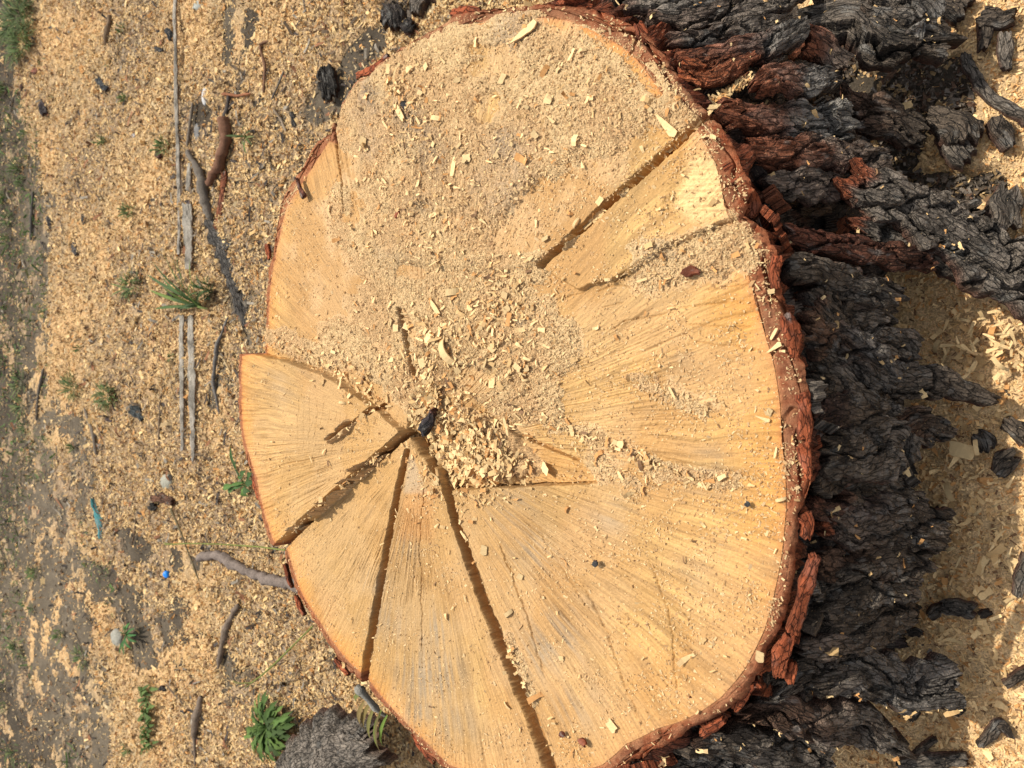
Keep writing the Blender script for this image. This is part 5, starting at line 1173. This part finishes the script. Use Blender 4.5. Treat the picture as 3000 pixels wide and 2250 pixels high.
# stems springing from the stump
for nm, lb, pts, w_, forks in [("green_stem", "long straight yellow green stem sticking out left from the kerf mouth", [(836,1612,.22),(760,1602,.16),(640,1594,.11),(560,1592,.08),(482,1595,.05)], [5,5,4,4,4], [[(500,1594,.055),(478,1590,.045)]]),
     ("green_stem", "bowed green stem with a forked tip above the rosette weed", [(918,1833,.20),(870,1880,.15),(805,1945,.11),(765,1980,.08),(733,2003,.05)], [5,5,6,6,5], [[(738,2000,.055),(700,2002,.05),(682,1996,.04)],[(735,2002,.055),(718,2015,.04)]])]:
    b = PV(*pts[-1]); e_ = empty(nm, b); tag(e_, lb, "stem", "stems springing beside the stump")
    tube("stalk", pts, w_, [.20,.22,.06], mat=M_LEAF, parent=e_, origin=b, ns=8, knob=.1)
    for f_ in forks: tube("twig", f_, [4, 3], [.20,.20,.06], mat=M_LEAF, parent=e_, origin=b, ns=6, knob=.1)
# bunch of wilted shoots at the lower left rim
b = PV(1070, 2030, .27); e_ = empty("wilted_shoot", b); tag(e_, "bunch of wilted brown green shoots at the lower left rim", "shoot")
tube("twig", [(1045,2010,.27),(1075,2045,.26),(1110,2085,.24),(1135,2100,.23)], [24,22,16,8], [.24,.23,.20], parent=e_, origin=b, knob=.5, seed=9)
sp = []
for (x0,y0,x1,y1,w_,c_) in [(1068,2055,1062,2130,.006,[.20,.15,.06]),(1085,2060,1070,2136,.006,[.18,.14,.05]),(1098,2070,1088,2170,.005,[.16,.15,.05]),(1118,2080,1105,2188,.004,[.16,.20,.05]),(1135,2095,1122,2185,.004,[.13,.20,.04]),(1112,2085,1115,2205,.003,[.15,.12,.05]),(1060,2030,1045,2048,.004,[.14,.16,.05]),(1068,2010,1048,2042,.004,[.17,.16,.06])]:
    sp.append((PV(x0,y0,.25), PV(x1,y1,.19), w_, .01, 0, np.array(c_)))
blades("leaves", sp, parent=e_, origin=b)

r = np.random.default_rng(51); N = 9000
x = -0.75-3.3*r.random(N)**1.2; y = r.uniform(-1, 1, N)*(0.75+0.42*np.abs(x+0.3)); k = (fbm(x*3, y*3, 158, 5)+.12*r.random(N) > 0.47) & ~inside_stump(x, y, .03); x, y = x[k], y[k]; n = len(x)
L = np.exp(r.normal(math.log(0.015), 0.5, n)); W = np.minimum(L*r.uniform(0.08, 0.6, n), .008)
cc = np.stack([np.array([.05,.04,.035]), np.array([.12,.085,.055]), np.array([.22,.19,.15]), np.array([.22,.10,.05])])[r.choice(4, n, p=(.35, .3, .2, .15))]*r.uniform(.6, 1.3, (n, 1))
o = flakes("bark_litter", x, y, ground_h(x, y)+np.maximum(gdust_t(x, y), 0)+.005+0.004*r.random(n), L, W, cc, mat=M_STICK, tilt=0.3, curl=0.5, seed=52, seg=3)
tag(o, "scraps of dark bark and broken twigs mixed into the far sawdust", "bark litter", kind="stuff")

r = np.random.default_rng(61); N = 16000
x = r.uniform(-4.0, -2.2, N); y = r.uniform(-1.9, 1.9, N); u, v = Q(x, y, 0*x)
k = (fbm(x*4, y*4, 162, 4)+.25*sst(150, 0, u)-.0*v > 0.63) & (u < 330) & (gdust_t(x, y) < .004); x, y = x[k], y[k]; n = len(x)
L = np.exp(r.normal(math.log(0.014), 0.4, n)); cc = np.stack([np.array([.07,.13,.035]), np.array([.11,.17,.05]), np.array([.16,.16,.07])])[r.choice(3, n)]*r.uniform(.7, 1.3, (n, 1))
o = flakes("ground_cover", x, y, ground_h(x, y)+.008, L, L*.2, cc, mat=M_LEAF, tilt=0.6, curl=0.5, seed=62, seg=2)
tag(o, "sparse low green growth over the dark soil at the left", "ground cover", kind="stuff")

o = flakes("small_wood_chips", *[np.array(a_) for a_ in zip(*[tuple(PV(2050+t_*150+CRNG.uniform(-7, 7), 322-t_*95+CRNG.uniform(-7, 7), HS-.03-t_*.03)) for t_ in np.linspace(0, 1, 90)])], np.full(90, .008)*np.random.default_rng(1).uniform(.6, 2, 90), np.full(90, .003), flake_cols(90, np.random.default_rng(2)), tilt=.4, curl=.5, seed=91, seg=3)
tag(o, "pale chips packed in the split where the diagonal kerf runs into the bark", "wood chips", kind="stuff")
